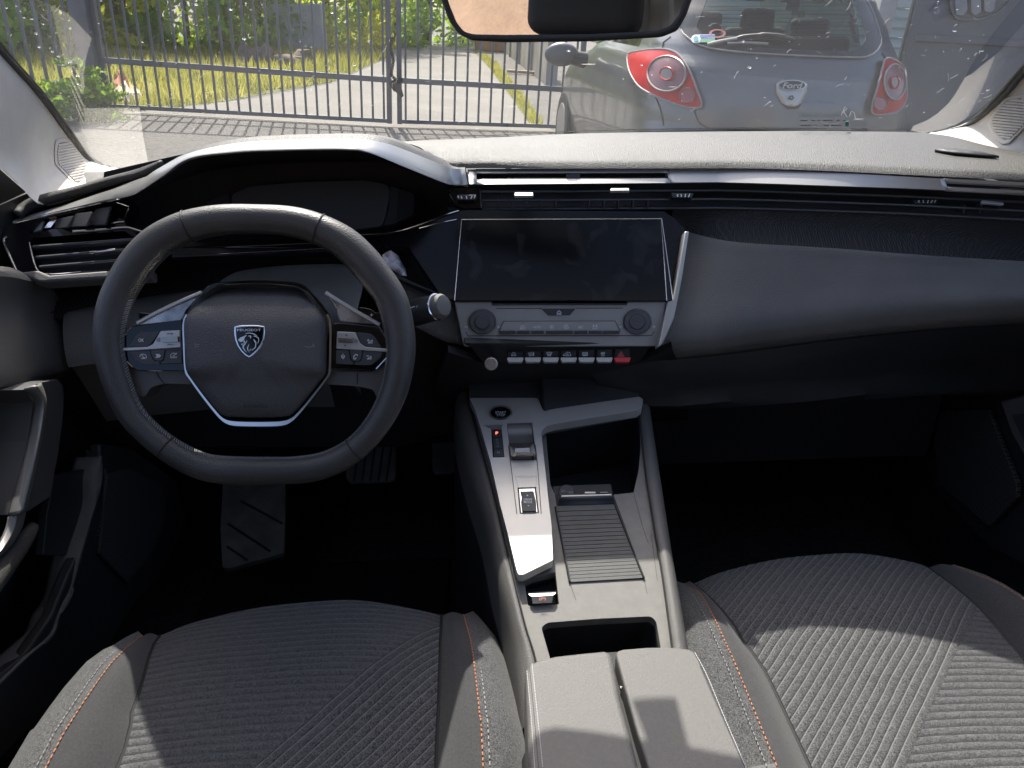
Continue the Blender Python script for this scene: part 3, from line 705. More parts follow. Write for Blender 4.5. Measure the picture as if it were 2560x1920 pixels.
button(z3((380, 497), (505, 494), (508, 538), (386, 541)), None, lh, M('roller_steel', (.30, .28, .25), .25, .9), .008, 2)
bm = bmesh.new(); strokes([z3((346, 508), (346, 532)), z3((352, 506), (366, 506), (366, 516), (352, 516)), z3((352, 524), (366, 524), (366, 534), (352, 534))], 1.2, HF.off(.0022), bm=bm)
strokes([z3((424, 478), (432, 470), (442, 476)), z3((450, 474), (464, 474)), z3((457, 467), (457, 481)), z3((426, 562), (440, 554), (452, 562)), z3((456, 559), (470, 559))], 1.4, HF.off(.0022), bm=bm)
add('insert_marking', bm, KEY, ins)
# right
ins2 = add('silver_insert', plate(rnd(z3((1728, 456), (1870, 462), (1905, 545), (1945, 574), (2108, 588), (2116, 600), (2108, 614), (1720, 590)), 2.5), HF.off(.002), .006), SIL, rh, bevel=.001)
def s_volp(f, bm): strokes([z3((1968, 545), (1998, 545), (1998, 522), (1968, 545)), z3((1960, 524), (1976, 524)), z3((1968, 516), (1968, 532))], 1.5, f, bm=bm)
def s_volm(f, bm): strokes([z3((1960, 668), (1990, 668), (1990, 648), (1960, 668)), z3((1956, 645), (1972, 645))], 1.5, f, bm=bm)
def s_mic(f, bm): strokes([z3((1774, 630), (1774, 650)), z3((1762, 642), (1764, 655), (1774, 660), (1784, 655), (1786, 642)), z3((1774, 660), (1774, 668))], 1.8, f, bm=bm)
def s_phone(f, bm): strokes([z3((1884, 634), (1868, 634), (1856, 650), (1858, 668), (1870, 668)), z3((1884, 634), (1884, 644)), z3((1870, 668), (1874, 658))], 1.9, f, bm=bm)
button(z3((1876, 462), (1985, 472), (2020, 500), (2070, 582), (1950, 572), (1912, 545)), s_volp, rh)
button(z3((1720, 596), (1822, 600), (1832, 672), (1856, 690), (1856, 712), (1718, 706)), s_mic, rh)
button(z3((1926, 606), (2080, 612), (2060, 660), (1990, 716), (1862, 714), (1862, 690), (1908, 686), (1918, 668)), s_volm, rh)
button(z3((1826, 600), (1922, 605), (1912, 672), (1896, 688), (1850, 686), (1836, 670)), s_phone, rh, h=.004)
button(z3((1738, 500), (1848, 506), (1848, 546), (1736, 542)), None, rh, M('roller_steel_dark', (.22, .21, .19), .25, .9), .008, 2)
bm = strokes([z3((1795, 488), (1800, 481), (1806, 488), (1795, 488)), z3((1785, 562), (1790, 570), (1796, 562), (1785, 562)), z3((1868, 522), (1884, 522)), z3((1868, 530), (1884, 530)), z3((1868, 538), (1884, 538))], 1.4, HF.off(.0022)); add('insert_marking', bm, KEY, ins2)
# gear paddle seen behind the right spoke
PD = WP.off(-.05)
pd = add('gear_paddle', plate(rnd(z3((1895, 268), (1990, 285), (2030, 320), (2070, 275), (2090, 340), (2060, 400), (1960, 360), (1905, 300)), 4), PD, .006), GLS, sw, bevel=.001)
bm = text('+', PD, *z3((1993, 330))[0], 8, 8); add('paddle_marking', bm, WHT, pd, smooth=False)
add('gear_paddle', plate(rnd(z3((200, 310), (330, 325), (460, 262), (380, 268), (390, 300), (215, 380)), 4), PD, .006), GLS, sw, bevel=.001)
# airbag pad
pad = z3((830, 108), (960, 97), (1110, 92), (1260, 96), (1415, 112), (1480, 142), (1555, 230), (1632, 335), (1652, 400), (1652, 560), (1648, 735), (1628, 800), (1530, 930), (1422, 1060), (1375, 1098), (1325, 1112), (1110, 1118), (900, 1112), (850, 1095), (805, 1050), (700, 920), (612, 800), (584, 735), (576, 560), (572, 400), (590, 330), (680, 210), (770, 132))
pad = [tuple(p)[:2] for p in cr([(*p, 0) for p in pad], 96, closed=True)]
cx, cy = z3((1112, 600))[0]
FB = HB.off(.012)
def hub_h(x, y):
    u = (y-cy)/165.0
    return .007*max(0, min(1, (.42-u)/.10))-.030*max(0, (-u-.42)/.58)**1.4
bm = bmesh.new(); rings = []
for s, h in ((1.0, .0), (.99, .006), (.965, .0105), (.92, .0135), (.82, .0165), (.66, .019), (.45, .0205), (.2, .021)):
    ring = []
    for p in pad:
        x, y = cx+(p[0]-cx)*s, cy+(p[1]-cy)*s
        hh = h+(hub_h(x, y)-.003 if s < .97 else 0)
        ring.append(bm.verts.new(FB(x, y)+FB.n*hh))
    rings.append(ring)
for a, b_ in zip(rings, rings[1:]):
    for i in range(96): bm.faces.new((a[i], a[(i+1) % 96], b_[(i+1) % 96], b_[i]))
bm.faces.new(rings[-1]); orient(bm)
pad_o = add('airbag_pad', bm, ABG, sw, ang=60)
# trim ring: gloss above, chrome below
outr = z3((758, 92), (920, 72), (1110, 64), (1300, 70), (1448, 88), (1535, 158), (1655, 300), (1690, 400), (1692, 560), (1686, 770), (1655, 832), (1550, 970), (1430, 1112), (1365, 1172), (1290, 1196), (1110, 1200), (935, 1194), (865, 1170), (800, 1108), (690, 970), (592, 832), (552, 762), (538, 560), (535, 405), (560, 330), (662, 188))
def byang(poly, m=160):
    pts = [tuple(p)[:2] for p in cr([(*p, 0) for p in poly], 600, closed=True)]
    an = sorted(((math.atan2(p[1]-cy, p[0]-cx), p) for p in pts), key=lambda q: q[0])
    return [min(an, key=lambda q, a=-math.pi+2*math.pi*i/m: abs((q[0]-a+math.pi) % (2*math.pi)-math.pi))[1] for i in range(m)]
IN, OUT = byang(pad), byang(outr)
bm = bmesh.new(); top = bmesh.new()
RF = FB.off(.004)
for i in range(160):
    j = (i+1) % 160
    lower = (IN[i][1]+IN[j][1])/2 > z3((0, 330))[0][1]
    B = bm if lower else top
    mixp = lambda a, c, t: (a[0]+(c[0]-a[0])*t, a[1]+(c[1]-a[1])*t)
    rws = []
    for q in (i, j):
        rws.append([FB.off(-.004)(*mixp(IN[q], OUT[q], -.02)), FB.off(.0005)(*mixp(IN[q], OUT[q], .22)), RF(*mixp(IN[q], OUT[q], .42)), RF(*mixp(IN[q], OUT[q], .82)), FB.off(.001)(*OUT[q]), FB.off(-.012)(*OUT[q])])
    for k in range(5):
        f_ = B.faces.new([B.verts.new(p) for p in (rws[0][k], rws[1][k], rws[1][k+1], rws[0][k+1])])
for B, nm, mt in ((bm, 'chrome_trim', CHR), (top, 'gloss_trim', GLS)):
    bmesh.ops.remove_doubles(B, verts=B.verts, dist=1e-5); orient(B); add(nm, B, mt if nm != 'chrome_trim' else M('dark_chrome', (.50, .49, .47), .16, 1), sw)
# emblem: shield with a roaring lion head
EM = FB.off(.0255)
shield = z7((350, 215), (600, 180), (870, 175), (1140, 180), (1400, 215), (1415, 420), (1390, 680), (1300, 900), (1160, 1080), (1000, 1230), (865, 1310), (740, 1245), (580, 1090), (450, 900), (370, 680), (345, 430))
inner = z7((415, 262), (640, 240), (870, 235), (1120, 240), (1345, 262), (1350, 430), (1325, 660), (1245, 850), (1120, 1020), (980, 1160), (865, 1250), (760, 1190), (625, 1060), (505, 880), (430, 660), (410, 440))
em = add('emblem', plate(shield, EM, .006), CHR, pad_o, bevel=.0006)
add('emblem_field', plate(inner, EM.off(.0004), .003), GLS, pad_o)
bm = bmesh.new(); EF = EM.off(.0006)
for poly in (((490, 680), (560, 610), (720, 545), (790, 500), (770, 550), (720, 600), (690, 690), (640, 740), (580, 765), (520, 730)),
             ((700, 500), (780, 445), (900, 435), (1020, 460), (1100, 500), (1160, 560), (1060, 515), (960, 475), (850, 460), (770, 470)),
             ((1000, 555), (1080, 540), (1200, 610), (1215, 700), (1190, 780), (1140, 845), (1175, 760), (1190, 690), (1170, 630), (1080, 580)),
             ((1015, 650), (1060, 690), (1115, 760), (1118, 850), (1100, 950), (1040, 1000), (975, 1050), (940, 1040), (1030, 980), (1075, 920), (1085, 800), (1030, 720)),
             ((800, 690), (790, 750), (740, 830), (690, 900), (690, 970), (720, 1030), (820, 1140), (700, 1050), (640, 960), (650, 880), (710, 810), (760, 750)),
             ((870, 820), (850, 900), (830, 960), (840, 1040), (880, 1140), (820, 1050), (790, 980), (820, 900)),
             ((930, 980), (900, 1060), (890, 1110), (880, 1040)), ((820, 555), (880, 535), (940, 545), (945, 590), (920, 610), (935, 660), (895, 610), (905, 565), (850, 565)),
             ((650, 740), (700, 710), (735, 725), (715, 780), (650, 830), (625, 885), (590, 820), (625, 830), (680, 780), (690, 745))):
    vs = [bm.verts.new(EF(*p)) for p in z7(*poly)]; f_ = bm.faces.new(vs); f_.normal_update()
    if f_.normal.dot(EM.n) < 0: f_.normal_flip()
text('PEUGEOT', EF, *z7((865, 345))[0], 60, 6.2, bm, .0002)
add('emblem_lion', bm, M('emblem_silver', (.75, .75, .72), .25, .6), pad_o, smooth=False)
# embossed marks on the pad
def pad_map(x, y):
    # surface of the pad along the view ray
    s = max(abs(x-cx)/175, abs(y-cy)/165); h = .0205-.006*max(0, s-.4)+hub_h(x, y)-.003
    return FB.off(h+.0012)(x, y)
bm = text('AIRBAG', pad_map, *z3((1095, 1030))[0], 62, 8); add('airbag_lettering', bm, M('embossed_black', (.012, .012, .013), .35), pad_o, smooth=False)
bm = bmesh.new()
for sx in (0,): strokes([z3((640, 545), (640, 580)), z3((648, 556), (672, 556)), z3((648, 574), (670, 570)), z3((1478, 566), (1500, 578), (1535, 575), (1550, 550)), z3((1550, 550), (1550, 580))], 1.4, pad_map, bm=bm)
add('horn_mark', bm, GRM, pad_o)
# column behind the hub
add('wheel_boss', tube([WC-WP.n*.012, WC-WP.n*.16], [.065, .05], 32), BLK, sw)
from mathutils.bvhtree import BVHTree
# =================================================================== CENTRE CONSOLE
con = thing('centre_console', 'grey centre console with brushed gear panel, roller shutter, cup holder and split armrest', 'console', (.05, .6, .2))
GP = plane2(1300, (1030, .992), (1440, .718))
CP = GP.off(-.020)
PLATE = M('satin_gear_panel', (.66, .635, .59), .38, .25, bump=(2500, .05), var=(11, .05))
gp_out = c8((768, 110), (800, 170), (842, 300), (900, 500), (958, 760), (1008, 950), (1060, 1165), (1072, 1196), (1100, 1196), (1284, 1106), (1276, 900), (1252, 700), (1228, 470), (1212, 330), (1224, 300), (1246, 282), (1300, 268), (1560, 226), (1800, 188), (1832, 168), (1838, 118), (1815, 102), (1560, 138), (1300, 176), (1225, 190), (1190, 110))
ind_hole = c8((904, 302), (969, 301), (987, 474), (914, 476))
rock_hole = c8((1000, 266), (1156, 262), (1186, 492), (1026, 494))
dm_hole = c8((1066, 661), (1180, 658), (1198, 819), (1081, 823))
st = c8((963, 196))[0]
gpo = add('gear_panel', plate(rnd(gp_out, 4), GP, .014, [ind_hole, rock_hole, dm_hole]), PLATE, con, bevel=.0022, seg=3)
for h_ in (ind_hole, rock_hole, dm_hole):
    add('panel_well', plate(h_, GP.off(-.010), .003), DRK, gpo)
# riser that carries the panel up into the dash
ra = on(GP, c8((768, 112), (900, 112), (1190, 112), (1225, 190), (1300, 176), (1560, 138), (1815, 104)))
rb = [p+V((0, .06, .06)) for p in ra]; rc_ = [p+V((0, .11, .15)) for p in ra]
add('panel_riser', sheet([[p+V((0, -.004, -.004)) for p in ra], rb, rc_], 30, 10), BLK, con)
# start button
sb = add('start_button', plate(ell(*st, 29, 17.6, 48), GP.off(.003), .008), SAT, con, bevel=.0012)
add('start_cap', plate(ell(st[0], st[1]+1, 25, 14.6, 48), GP.off(.0045), .006), GLS, sb, bevel=.001)
bm = text('START', GP.off(.0046), st[0], st[1]+1.5, 27, 6.4); text('STOP', GP.off(.0046), st[0]+.5, st[1]+8, 21, 5.4, bm)
add('start_lettering', bm, WHT, sb, smooth=False)
# gear indicator
gi = add('gear_indicator', plate(c8((907, 304), (967, 303), (985, 472), (916, 474)), GP.off(-.002), .006), GLS, con, bevel=.0006)
for p, s, xy in ((c8((909, 306), (967, 305), (971, 349), (913, 350)), 'P', None), (c8((914, 353), (972, 352), (979, 420), (920, 422)), 'RND', None), (c8((920, 425), (980, 423), (984, 470), (918, 472)), 'M', None)):
    q = add('indicator_tile', plate(p, GP.off(0.0), .003), KEY, gi, bevel=.0005)
PR = M('lit_red_letter', (.9, .1, .05), .5, emit=((1, .12, .05), 1.6))
add('gear_letter', text('P', GP, *c8((939, 326))[0], 6, 6.5), PR, gi, smooth=False, label='lit red letter P')
bm = text('R', GP, *c8((941, 368))[0], 4.5, 5.4)
for s, p in (('N', (944, 386)), ('D', (946, 405)), ('M', (949, 445))): text(s, GP, *c8(p)[0], 4.8 if s != 'M' else 7, 5.2, bm)
add('gear_letter', bm, GRM, gi, smooth=False)
add('indicator_recess', plate(c8((860, 276), (974, 273), (968, 300), (905, 301)), GP.off(.0006), .001), SIL, gi)
# gear rocker
add('rocker_scoop', sheet([[GP.off(o)(*p) for p in c8(a, b_)] for a, b_, o in (((1002, 268), (1154, 264), .002), ((1006, 290), (1153, 286), -.004), ((1010, 340), (1158, 336), -.009), ((1016, 392), (1164, 388), -.009))], 0, 12), SAT, con)
gr = add('gear_rocker', sheet([[GP.off(o)(*p) for p in c8(a, b_)] for a, b_, o in (((1018, 398), (1164, 392), -.006), ((1016, 388), (1163, 382), .008), ((1050, 420), (1140, 416), .010), ((1048, 444), (1142, 440), .008), ((1032, 470), (1172, 464), .008), ((1028, 492), (1176, 486), -.004))]), M('grey_chrome', (.42, .41, .39), .22, .9), con, solid=.002, smooth=False)
for a in (((1015, 388), (1050, 420), (1048, 444), (1032, 480), (1020, 450)), ((1163, 382), (1140, 416), (1142, 440), (1172, 478), (1180, 440))):
    add('rocker_cheek', plate(c8(*a), GP.off(.006), .012), SAT, gr, bevel=.001)
bm = bmesh.new()
for k in range(8): strokes([c8((1044+k*14, 486), (1066+k*14, 452))], 2.0, GP.off(.0095), bm=bm)
add('rocker_knurl', bm, KEY, gr)
for p in (((1010, 400), (1030, 560), (1062, 822)), ((1176, 400), (1192, 560), (1212, 820))):
    add('panel_groove', strokes([c8(*p)], 1.8, GP.off(.0004)), KEY, gpo)
# drive mode switch
dm = add('drive_mode_switch', plate(c8((1070, 666), (1176, 663), (1194, 814), (1084, 818)), GP.off(.001), .008), M('light_chrome', (.62, .61, .59), .25, .8), con, bevel=.0012)
add('switch_face', plate(c8((1084, 684), (1164, 682), (1172, 712), (1180, 745), (1182, 806), (1096, 808), (1088, 748), (1094, 716)), GP.off(.003), .004), KEY, dm, bevel=.0008)
bm = text('DRIVE', GP.off(.0032), *c8((1130, 734))[0], 21, 5.6); text('MODE', GP.off(.0032), *c8((1131, 750))[0], 21, 5.6, bm)
strokes([c8((1122, 711), (1126, 707), (1130, 711), (1122, 711)), c8((1129, 772), (1133, 776), (1137, 772), (1129, 772))], 1.5, GP.off(.0032), bm=bm)
add('switch_lettering', bm, WHT, dm, smooth=False)
add('scoop_edge', strokes([c8((1052, 592), (1182, 590)), c8((1052, 592), (1070, 660)), c8((1182, 590), (1180, 656))], 1.4, GP.off(.0005)), SIL, gpo)

# console body top with its openings
top_poly = c8((780, 180), (840, 420), (900, 640), (985, 1000), (1100, 1480))+c11((1170, 1000), (1230, 1300))+c11((2060, 1300), (2030, 1000))+c8((2020, 1640), (1960, 1200), (1905, 880), (1850, 520), (1816, 190), (1810, 100), (1200, 180))
bin_h = rnd(c8((1238, 300), (1812, 196), (1835, 420), (1812, 640), (1780, 690), (1655, 704), (1300, 712), (1268, 640)), 4)
brk_h = rnd(c8((1108, 1238), (1150, 1215), (1298, 1180), (1308, 1260), (1321, 1378), (1132, 1387)), 3)
cup_h = rnd(c8((1213, 1520), (1250, 1492), (1560, 1468), (1885, 1453), (1918, 1482), (1945, 1640), (1960, 1760), (1290, 1790)), 8)
add('console_top', plate(top_poly, CP, .012, [bin_h, brk_h, cup_h]), CON, con, bevel=.002)
def recess(hole, f, depth, name, parent, mat=DRK, taper=.92, floor=True):
    bm = bmesh.new(); k = len(hole)
    c = sum((f(*p) for p in hole), V())/k
    a = [f.off(-.003)(*p) for p in hole]; b_ = [c+(p-c)*taper-f.n*depth for p in a]
    va = [bm.verts.new(p) for p in a]; vb = [bm.verts.new(p) for p in b_]
    for i in range(k):
        j = (i+1) % k; bm.faces.new((va[i], va[j], vb[j], vb[i]))
    if floor: bm.faces.new(vb)
    orient(bm); return add(name, bm, mat, parent)
recess(cup_h, CP, .075, 'cup_holder', con, BLK, .9)
bw = recess(bin_h, CP, .11, 'storage_bin', con, BLK, .96)
recess(brk_h, CP, .022, 'brake_well', con, BLK, .97)
# pieces in the storage bin: socket, usb row, charging cable plug
BF = plane2(1500, (1195, .93), (1245, .90))
so = add('power_socket', plate(ell(*c8((1368, 690))[0], 20, 20, 32), CP.off(-.006), .02), KEY, con, bevel=.001)
bm = text('12V', CP.off(-.0055), *c8((1347, 679))[0], 11, 4.6); strokes([c8((1335, 687), (1405, 687))], 1, CP.off(-.0055), bm=bm); text('120W', CP.off(-.0055), *c8((1394, 693))[0], 12, 4, bm)
add('socket_lettering', bm, GRM, so, smooth=False)
add('socket_shelf', plate(rnd(c8((1280, 650), (1640, 636), (1655, 702), (1290, 714)), 4), CP.off(-.009), .02), BLK, con, bevel=.001)
add('socket_tab', plate(c8((1480, 687), (1545, 686), (1545, 696), (1480, 697)), CP.off(-.004), .004), ALU, con)
add('socket_tab', plate(c8((1575, 688), (1620, 687), (1620, 692), (1575, 693)), CP.off(-.006), .004), SAT, con)
pl0 = atZ(.585)(*c8((1300, 395))[0]); 
add('charger_plug', tube([pl0, pl0+V((.012, 0, 0)), pl0+V((.0121, 0, 0)), pl0+V((.05, -.002, 0))], [.016, .017, .012, .011], 20), KEY, con)
# roller shutter
f_sh = CP.off(.002); bm = bmesh.new(); L0, R0, L1, R1 = (1303, 770), (1664, 760), (1392, 1242), (1842, 1216); N_ = 19
for k in range(N_):
    t0, t1 = (k+.06)/N_, (k+.94)/N_
    t0 = t0**.86 if t0 > 0 else 0; t1 = t1**.86
    lp = lambda A_, B_, t: (A_[0]+(B_[0]-A_[0])*t, A_[1]+(B_[1]-A_[1])*t)
    plate(c8(lp(L0, L1, t0), lp(R0, R1, t0), lp(R0, R1, t1), lp(L0, L1, t1)), f_sh, .003, bm=bm)
shm = add('roller_shutter', bm, M('shutter_slat_grey', (.080, .080, .078), .55, bump=(1400, .35), var=(50, .15)), con, smooth=False)
add('shutter_bed', plate(c8((1296, 706), (1656, 704), (1846, 1220), (1386, 1246)), CP.off(.0005), .002), DRK, con)
add('shutter_handle', sheet([[CP.off(o)(*p) for p in c8(a, b_)] for a, b_, o in (((1332, 726), (1646, 716), -.006), ((1332, 716), (1646, 706), .008), ((1326, 728), (1652, 718), .010), ((1318, 752), (1662, 744), .004), ((1312, 772), (1666, 762), .002))], 0, 14), KEY, shm, solid=.002)
add('handle_lip', tube(on(CP.off(.009), c8((1336, 718), (1642, 709))), .0022, 8), ALU, shm)
for a, b_ in (((1300, 780), (1388, 1240)), ((1664, 764), (1842, 1216))):
    add('shutter_rail', tube(on(CP.off(.002), c8(a, b_)), .0016, 6), BLK, shm)
add('console_crease', strokes([c8((1390, 1250), (1425, 1350)), c8((1845, 1222), (1862, 1310)), c8((1870, 830), (1905, 1080), (1925, 1230))], 1.2, CP.off(.0005)), KEY, con)
# parking brake switch
pbk = add('parking_brake_switch', sheet([[CP.off(o)(*p) for p in c8(a, b_)] for a, b_, o in (((1130, 1303), (1304, 1298), -.008), ((1134, 1316), (1302, 1308), .010), ((1152, 1330), (1286, 1322), .011), ((1160, 1374), (1278, 1368), .006), ((1144, 1384), (1310, 1372), -.006))]), M('pale_chrome', (.70, .69, .66), .28, .7), con, smooth=False)
bm = text('(P)', CP.off(.0100), *c8((1220, 1346))[0], 17, 8); add('brake_symbol', bm, M('dull_red_symbol', (.5, .12, .1), .5), pbk, smooth=False)
# padded flanks
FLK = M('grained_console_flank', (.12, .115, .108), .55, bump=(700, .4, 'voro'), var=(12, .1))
li = c8((758, 60), (775, 170), (838, 420), (900, 640), (985, 1000), (1100, 1480))+c11((1172, 1000), (1240, 1400))
lo_ = c8((690, 120), (705, 300), (780, 600), (868, 880), (930, 1180), (1010, 1500))+c11((1062, 1080), (1098, 1420))
a_ = cr(on(CP.off(.004), li), 60); b_ = cr(on(CP.off(-.012), lo_), 60)
mid = [p.lerp(q, .45)+V((0, 0, .007)) for p, q in zip(a_, b_)]
dn = [p+V((-.006, 0, -.05)) for p in b_]; fl = [p+V((-.012, 0, -.34)) for p in b_]
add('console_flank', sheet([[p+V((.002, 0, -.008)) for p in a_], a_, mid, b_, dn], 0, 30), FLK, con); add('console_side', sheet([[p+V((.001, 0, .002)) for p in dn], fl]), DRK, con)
add('flank_seam', tube([p+V((.001, 0, .001)) for p in a_[6:]], .0012, 6), DRK, con)
ri = c8((1808, 60), (1816, 190), (1850, 520), (1905, 880), (1960, 1200), (2020, 1640))+c11((2028, 1000), (2060, 1400))
ro = c8((1870, 100), (1885, 220), (1945, 620), (2005, 1010), (2060, 1330), (2112, 1640))+c11((2125, 1000), (2190, 1400))
a_ = cr(on(CP.off(.004), ri), 60); b_ = cr(on(CP.off(-.004), ro), 60)
mid = [p.lerp(q, .5)+V((0, 0, .007)) for p, q in zip(a_, b_)]
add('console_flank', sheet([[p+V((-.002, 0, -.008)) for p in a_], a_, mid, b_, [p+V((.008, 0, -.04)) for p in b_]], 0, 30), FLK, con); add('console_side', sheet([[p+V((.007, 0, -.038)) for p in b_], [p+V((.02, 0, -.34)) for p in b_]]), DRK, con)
add('flank_seam', tube([p+V((-.001, 0, .001)) for p in a_[6:]], .0012, 6), DRK, con)
# wall on the passenger side of the storage bin
add('bin_wall', plate(c8((1815, 190), (1852, 520), (1905, 880), (1870, 1000), (1835, 900), (1780, 690), (1810, 560), (1822, 420)), CP.off(.001), .002), CON, con)
# armrest lids
AR = atZ(.668); ARP = Pl(V((0, .45, .668)), V((0, -.06, 1)))
lidL = c11((1112, 1075), (1122, 1030), (1150, 1006), (1200, 986), (1300, 962), (1450, 945), (1600, 930), (1634, 938), (1650, 965), (1700, 1230), (1760, 1450), (1815, 1659), (1905, 2000), (1150, 2000), (1128, 1500))
lidR = c11((1668, 960), (1680, 936), (1715, 926), (1860, 914), (2000, 912), (2120, 925), (2152, 940), (2190, 1000))+c12((235, 1040), (330, 1260), (430, 1480), (510, 1659), (690, 2000))+c11((1975, 2000), (1870, 1659), (1790, 1400))
arm = add('armrest_lid', plate(lidL, ARP, .075), ARM, con, bevel=.014, seg=5, label='driver side half of the split armrest')
arm2 = add('armrest_lid', plate(lidR, ARP, .075), ARM, con, bevel=.014, seg=5, label='passenger side half of the split armrest')
add('armrest_hinge', plate(c11((1600, 950), (1700, 945), (1960, 2000), (1840, 2000)), ARP.off(-.02), .06), DRK, con)
bm = bmesh.new()
def stitch(path, f, dash_, gap, w, bm, h=.0006):
    P = cr([(*p, 0) for p in path], 400); ac = 0; on_ = True; st_ = P[0]
    for a, b2 in zip(P, P[1:]):
        ac += (b2-a).length
        if on_ and ac >= dash_: strokes([[tuple(st_)[:2], tuple(b2)[:2]]], w, f, h, bm); on_ = False; ac = 0
        elif not on_ and ac >= gap: on_ = True; ac = 0; st_ = b2
    return bm
stitch(c11((1124, 1060), (1150, 1350), (1172, 1659)), ARP, 4, 2, 1.6, bm); stitch(c11((1155, 1018), (1180, 1250), (1222, 1659)), ARP, 4, 2, 1.8, bm)
stitch(c12((190, 950), (260, 1080), (360, 1320), (450, 1530), (505, 1659)), ARP, 4, 2, 1.8, bm)
add('armrest_stitching', bm, M('pale_thread', (.42, .41, .42), .7), arm)
add('armrest_seam', strokes([c11((1140, 1040), (1165, 1300), (1196, 1659))], 1.6, ARP), STB, arm)
add('armrest_screw', plate(ell(*c11((1703, 1160))[0], 2.4, 3.2, 12), ARP.off(-.012), .006), CHR, con)
add('armrest_body', box((.06, .26, .46), (.20, .52, .26)), BLK, con, bevel=.02)

# =================================================================== SEATS
def seat_material(name, ang, line, horiz_left, s=.0096):
    """knitted seat cloth: straight ribs on one side of a line, slanted ribs on the other"""
    m = M(name, (.06, .06, .062), .9, sheen=.15); nd, lk, b = nodes(m)
    tc = nd.new('ShaderNodeTexCoord'); sp = nd.new('ShaderNodeSeparateXYZ'); 
    # slow warp so that ribs are not ruler straight
    nz = nd.new('ShaderNodeTexNoise'); nz.inputs['Scale'].default_value = 9; lk.new(tc.outputs['Object'], nz.inputs['Vector'])
    lk.new(tc.outputs['Object'], sp.inputs[0]); x, y = sp.outputs[0], sp.outputs[1]
    wob = mth(nd, lk, 'MULTIPLY', mth(nd, lk, 'SUBTRACT', nz.outputs['Fac'], .5), .006)
    ca, sa = math.cos(ang), math.sin(ang)
    # coordinate across the slanted ribs, and along them
    dg = mth(nd, lk, 'SUBTRACT', mth(nd, lk, 'MULTIPLY', x, sa), mth(nd, lk, 'MULTIPLY', y, ca))
    side = mth(nd, lk, 'LESS_THAN' if horiz_left else 'GREATER_THAN', dg, line)
    r = mth(nd, lk, 'ADD', mth(nd, lk, 'MULTIPLY', y, side), mth(nd, lk, 'MULTIPLY', dg, mth(nd, lk, 'SUBTRACT', 1, side)))
    r = mth(nd, lk, 'ADD', r, wob)
    fr = mth(nd, lk, 'FRACT', mth(nd, lk, 'DIVIDE', r, s))
    prof = mth(nd, lk, 'SINE', mth(nd, lk, 'MULTIPLY', fr, math.pi))
    prof = mth(nd, lk, 'POWER', prof, .45)
    thr = mth(nd, lk, 'LESS_THAN', fr, .13)
    v = nd.new('ShaderNodeTexVoronoi'); v.inputs['Scale'].default_value = 1000; lk.new(tc.outputs['Object'], v.inputs['Vector'])
    wn = nd.new('ShaderNodeTexNoise'); wn.inputs['Scale'].default_value = 560; wn.inputs['Detail'].default_value = 2; lk.new(tc.outputs['Object'], wn.inputs['Vector'])
    spk = mth(nd, lk, 'MULTIPLY', v.outputs['Color'], 1.0)
    fac = mth(nd, lk, 'ADD', mth(nd, lk, 'MULTIPLY', spk, .55), mth(nd, lk, 'MULTIPLY', wn.outputs['Fac'], .45))
    rp = nd.new('ShaderNodeValToRGB'); rp.color_ramp.elements[0].position = .25; rp.color_ramp.elements[1].position = .85
    rp.color_ramp.elements[0].color = (.009, .009, .009, 1); rp.color_ramp.elements[1].color = (.146, .147, .150, 1)
    lk.new(fac, rp.inputs['Fac'])
    mx = nd.new('ShaderNodeMix'); mx.data_type = 'RGBA'; lk.new(mth(nd, lk, 'MULTIPLY', thr, .65), mx.inputs[0]); lk.new(rp.outputs[0], mx.inputs[6]); mx.inputs[7].default_value = (.176, .177, .18, 1)
    lk.new(mx.outputs[2], b.inputs['Base Color'])
    hgt = mth(nd, lk, 'ADD', mth(nd, lk, 'MULTIPLY', prof, 2.2), mth(nd, lk, 'MULTIPLY', fac, .5))
    bp = nd.new('ShaderNodeBump'); bp.inputs['Strength'].default_value = .75; bp.inputs['Distance'].default_value = .0016
    lk.new(hgt, bp.inputs['Height']); lk.new(bp.outputs['Normal'], b.inputs['Normal'])
    return m
BOL = seat_material('bolster_cloth', R(80), 9, True, .5)
bb = nodes(BOL)
ST = lambda zz: atZ(zz)
# section lines of the driver's seat, front to back, measured on the cloth (local to the seat)
def line(pts, zs, n=26):
    P = [atZ(z)(*p) for p, z in zip(pts, zs)]; e = P[-1]+(P[-1]-P[-2]).normalized()*max(.02, 0)
    d = (P[-1]-P[-2]); P.append(V((P[-1].x+d.x*.3, .16, zs[-1]-.01))); P.append(V((P[-1].x, .02, zs[-1]-.02)))
    return cr(P, n)
zb, zs_, zc_ = .575, .545, .535
Lout = line(c10((850, 856), (700, 918), (500, 1040), (330, 1250), (180, 1460), (50, 1659)), [.50, .52, .53, .535, .54, .54])
Lst = line(c10((872, 852), (780, 925), (700, 1000), (560, 1190), (400, 1440), (285, 1659)), [.525, .548, .560, .57, zb, zb])
Lse = line(c10((985, 846), (930, 930), (870, 1150), (800, 1350), (720, 1659)), [.515, .53, .54, .54, .54])
Rse = line(c11((598, 720), (592, 860), (588, 1060), (580, 1300), (565, 1659)), [.515, .53, .54, .54, .54])
Rst = line(c11((734, 718), (765, 830), (790, 950), (830, 1300), (855, 1659)), [.525, .55, .565, zb, zb])
Rwh = line(c11((775, 722), (806, 850), (832, 1000), (872, 1300), (897, 1659)), [.52, .548, .562, .573, .573])
Rout = line(c11((800, 726), (880, 790), (932, 870), (972, 1010), (1040, 1300), (1098, 1659)), [.49, .51, .52, .53, .54, .54])
front = c10((985, 846), (1200, 762), (1600, 672), (2000, 632), (2212, 630))+c11((300, 658), (500, 698), (598, 720))
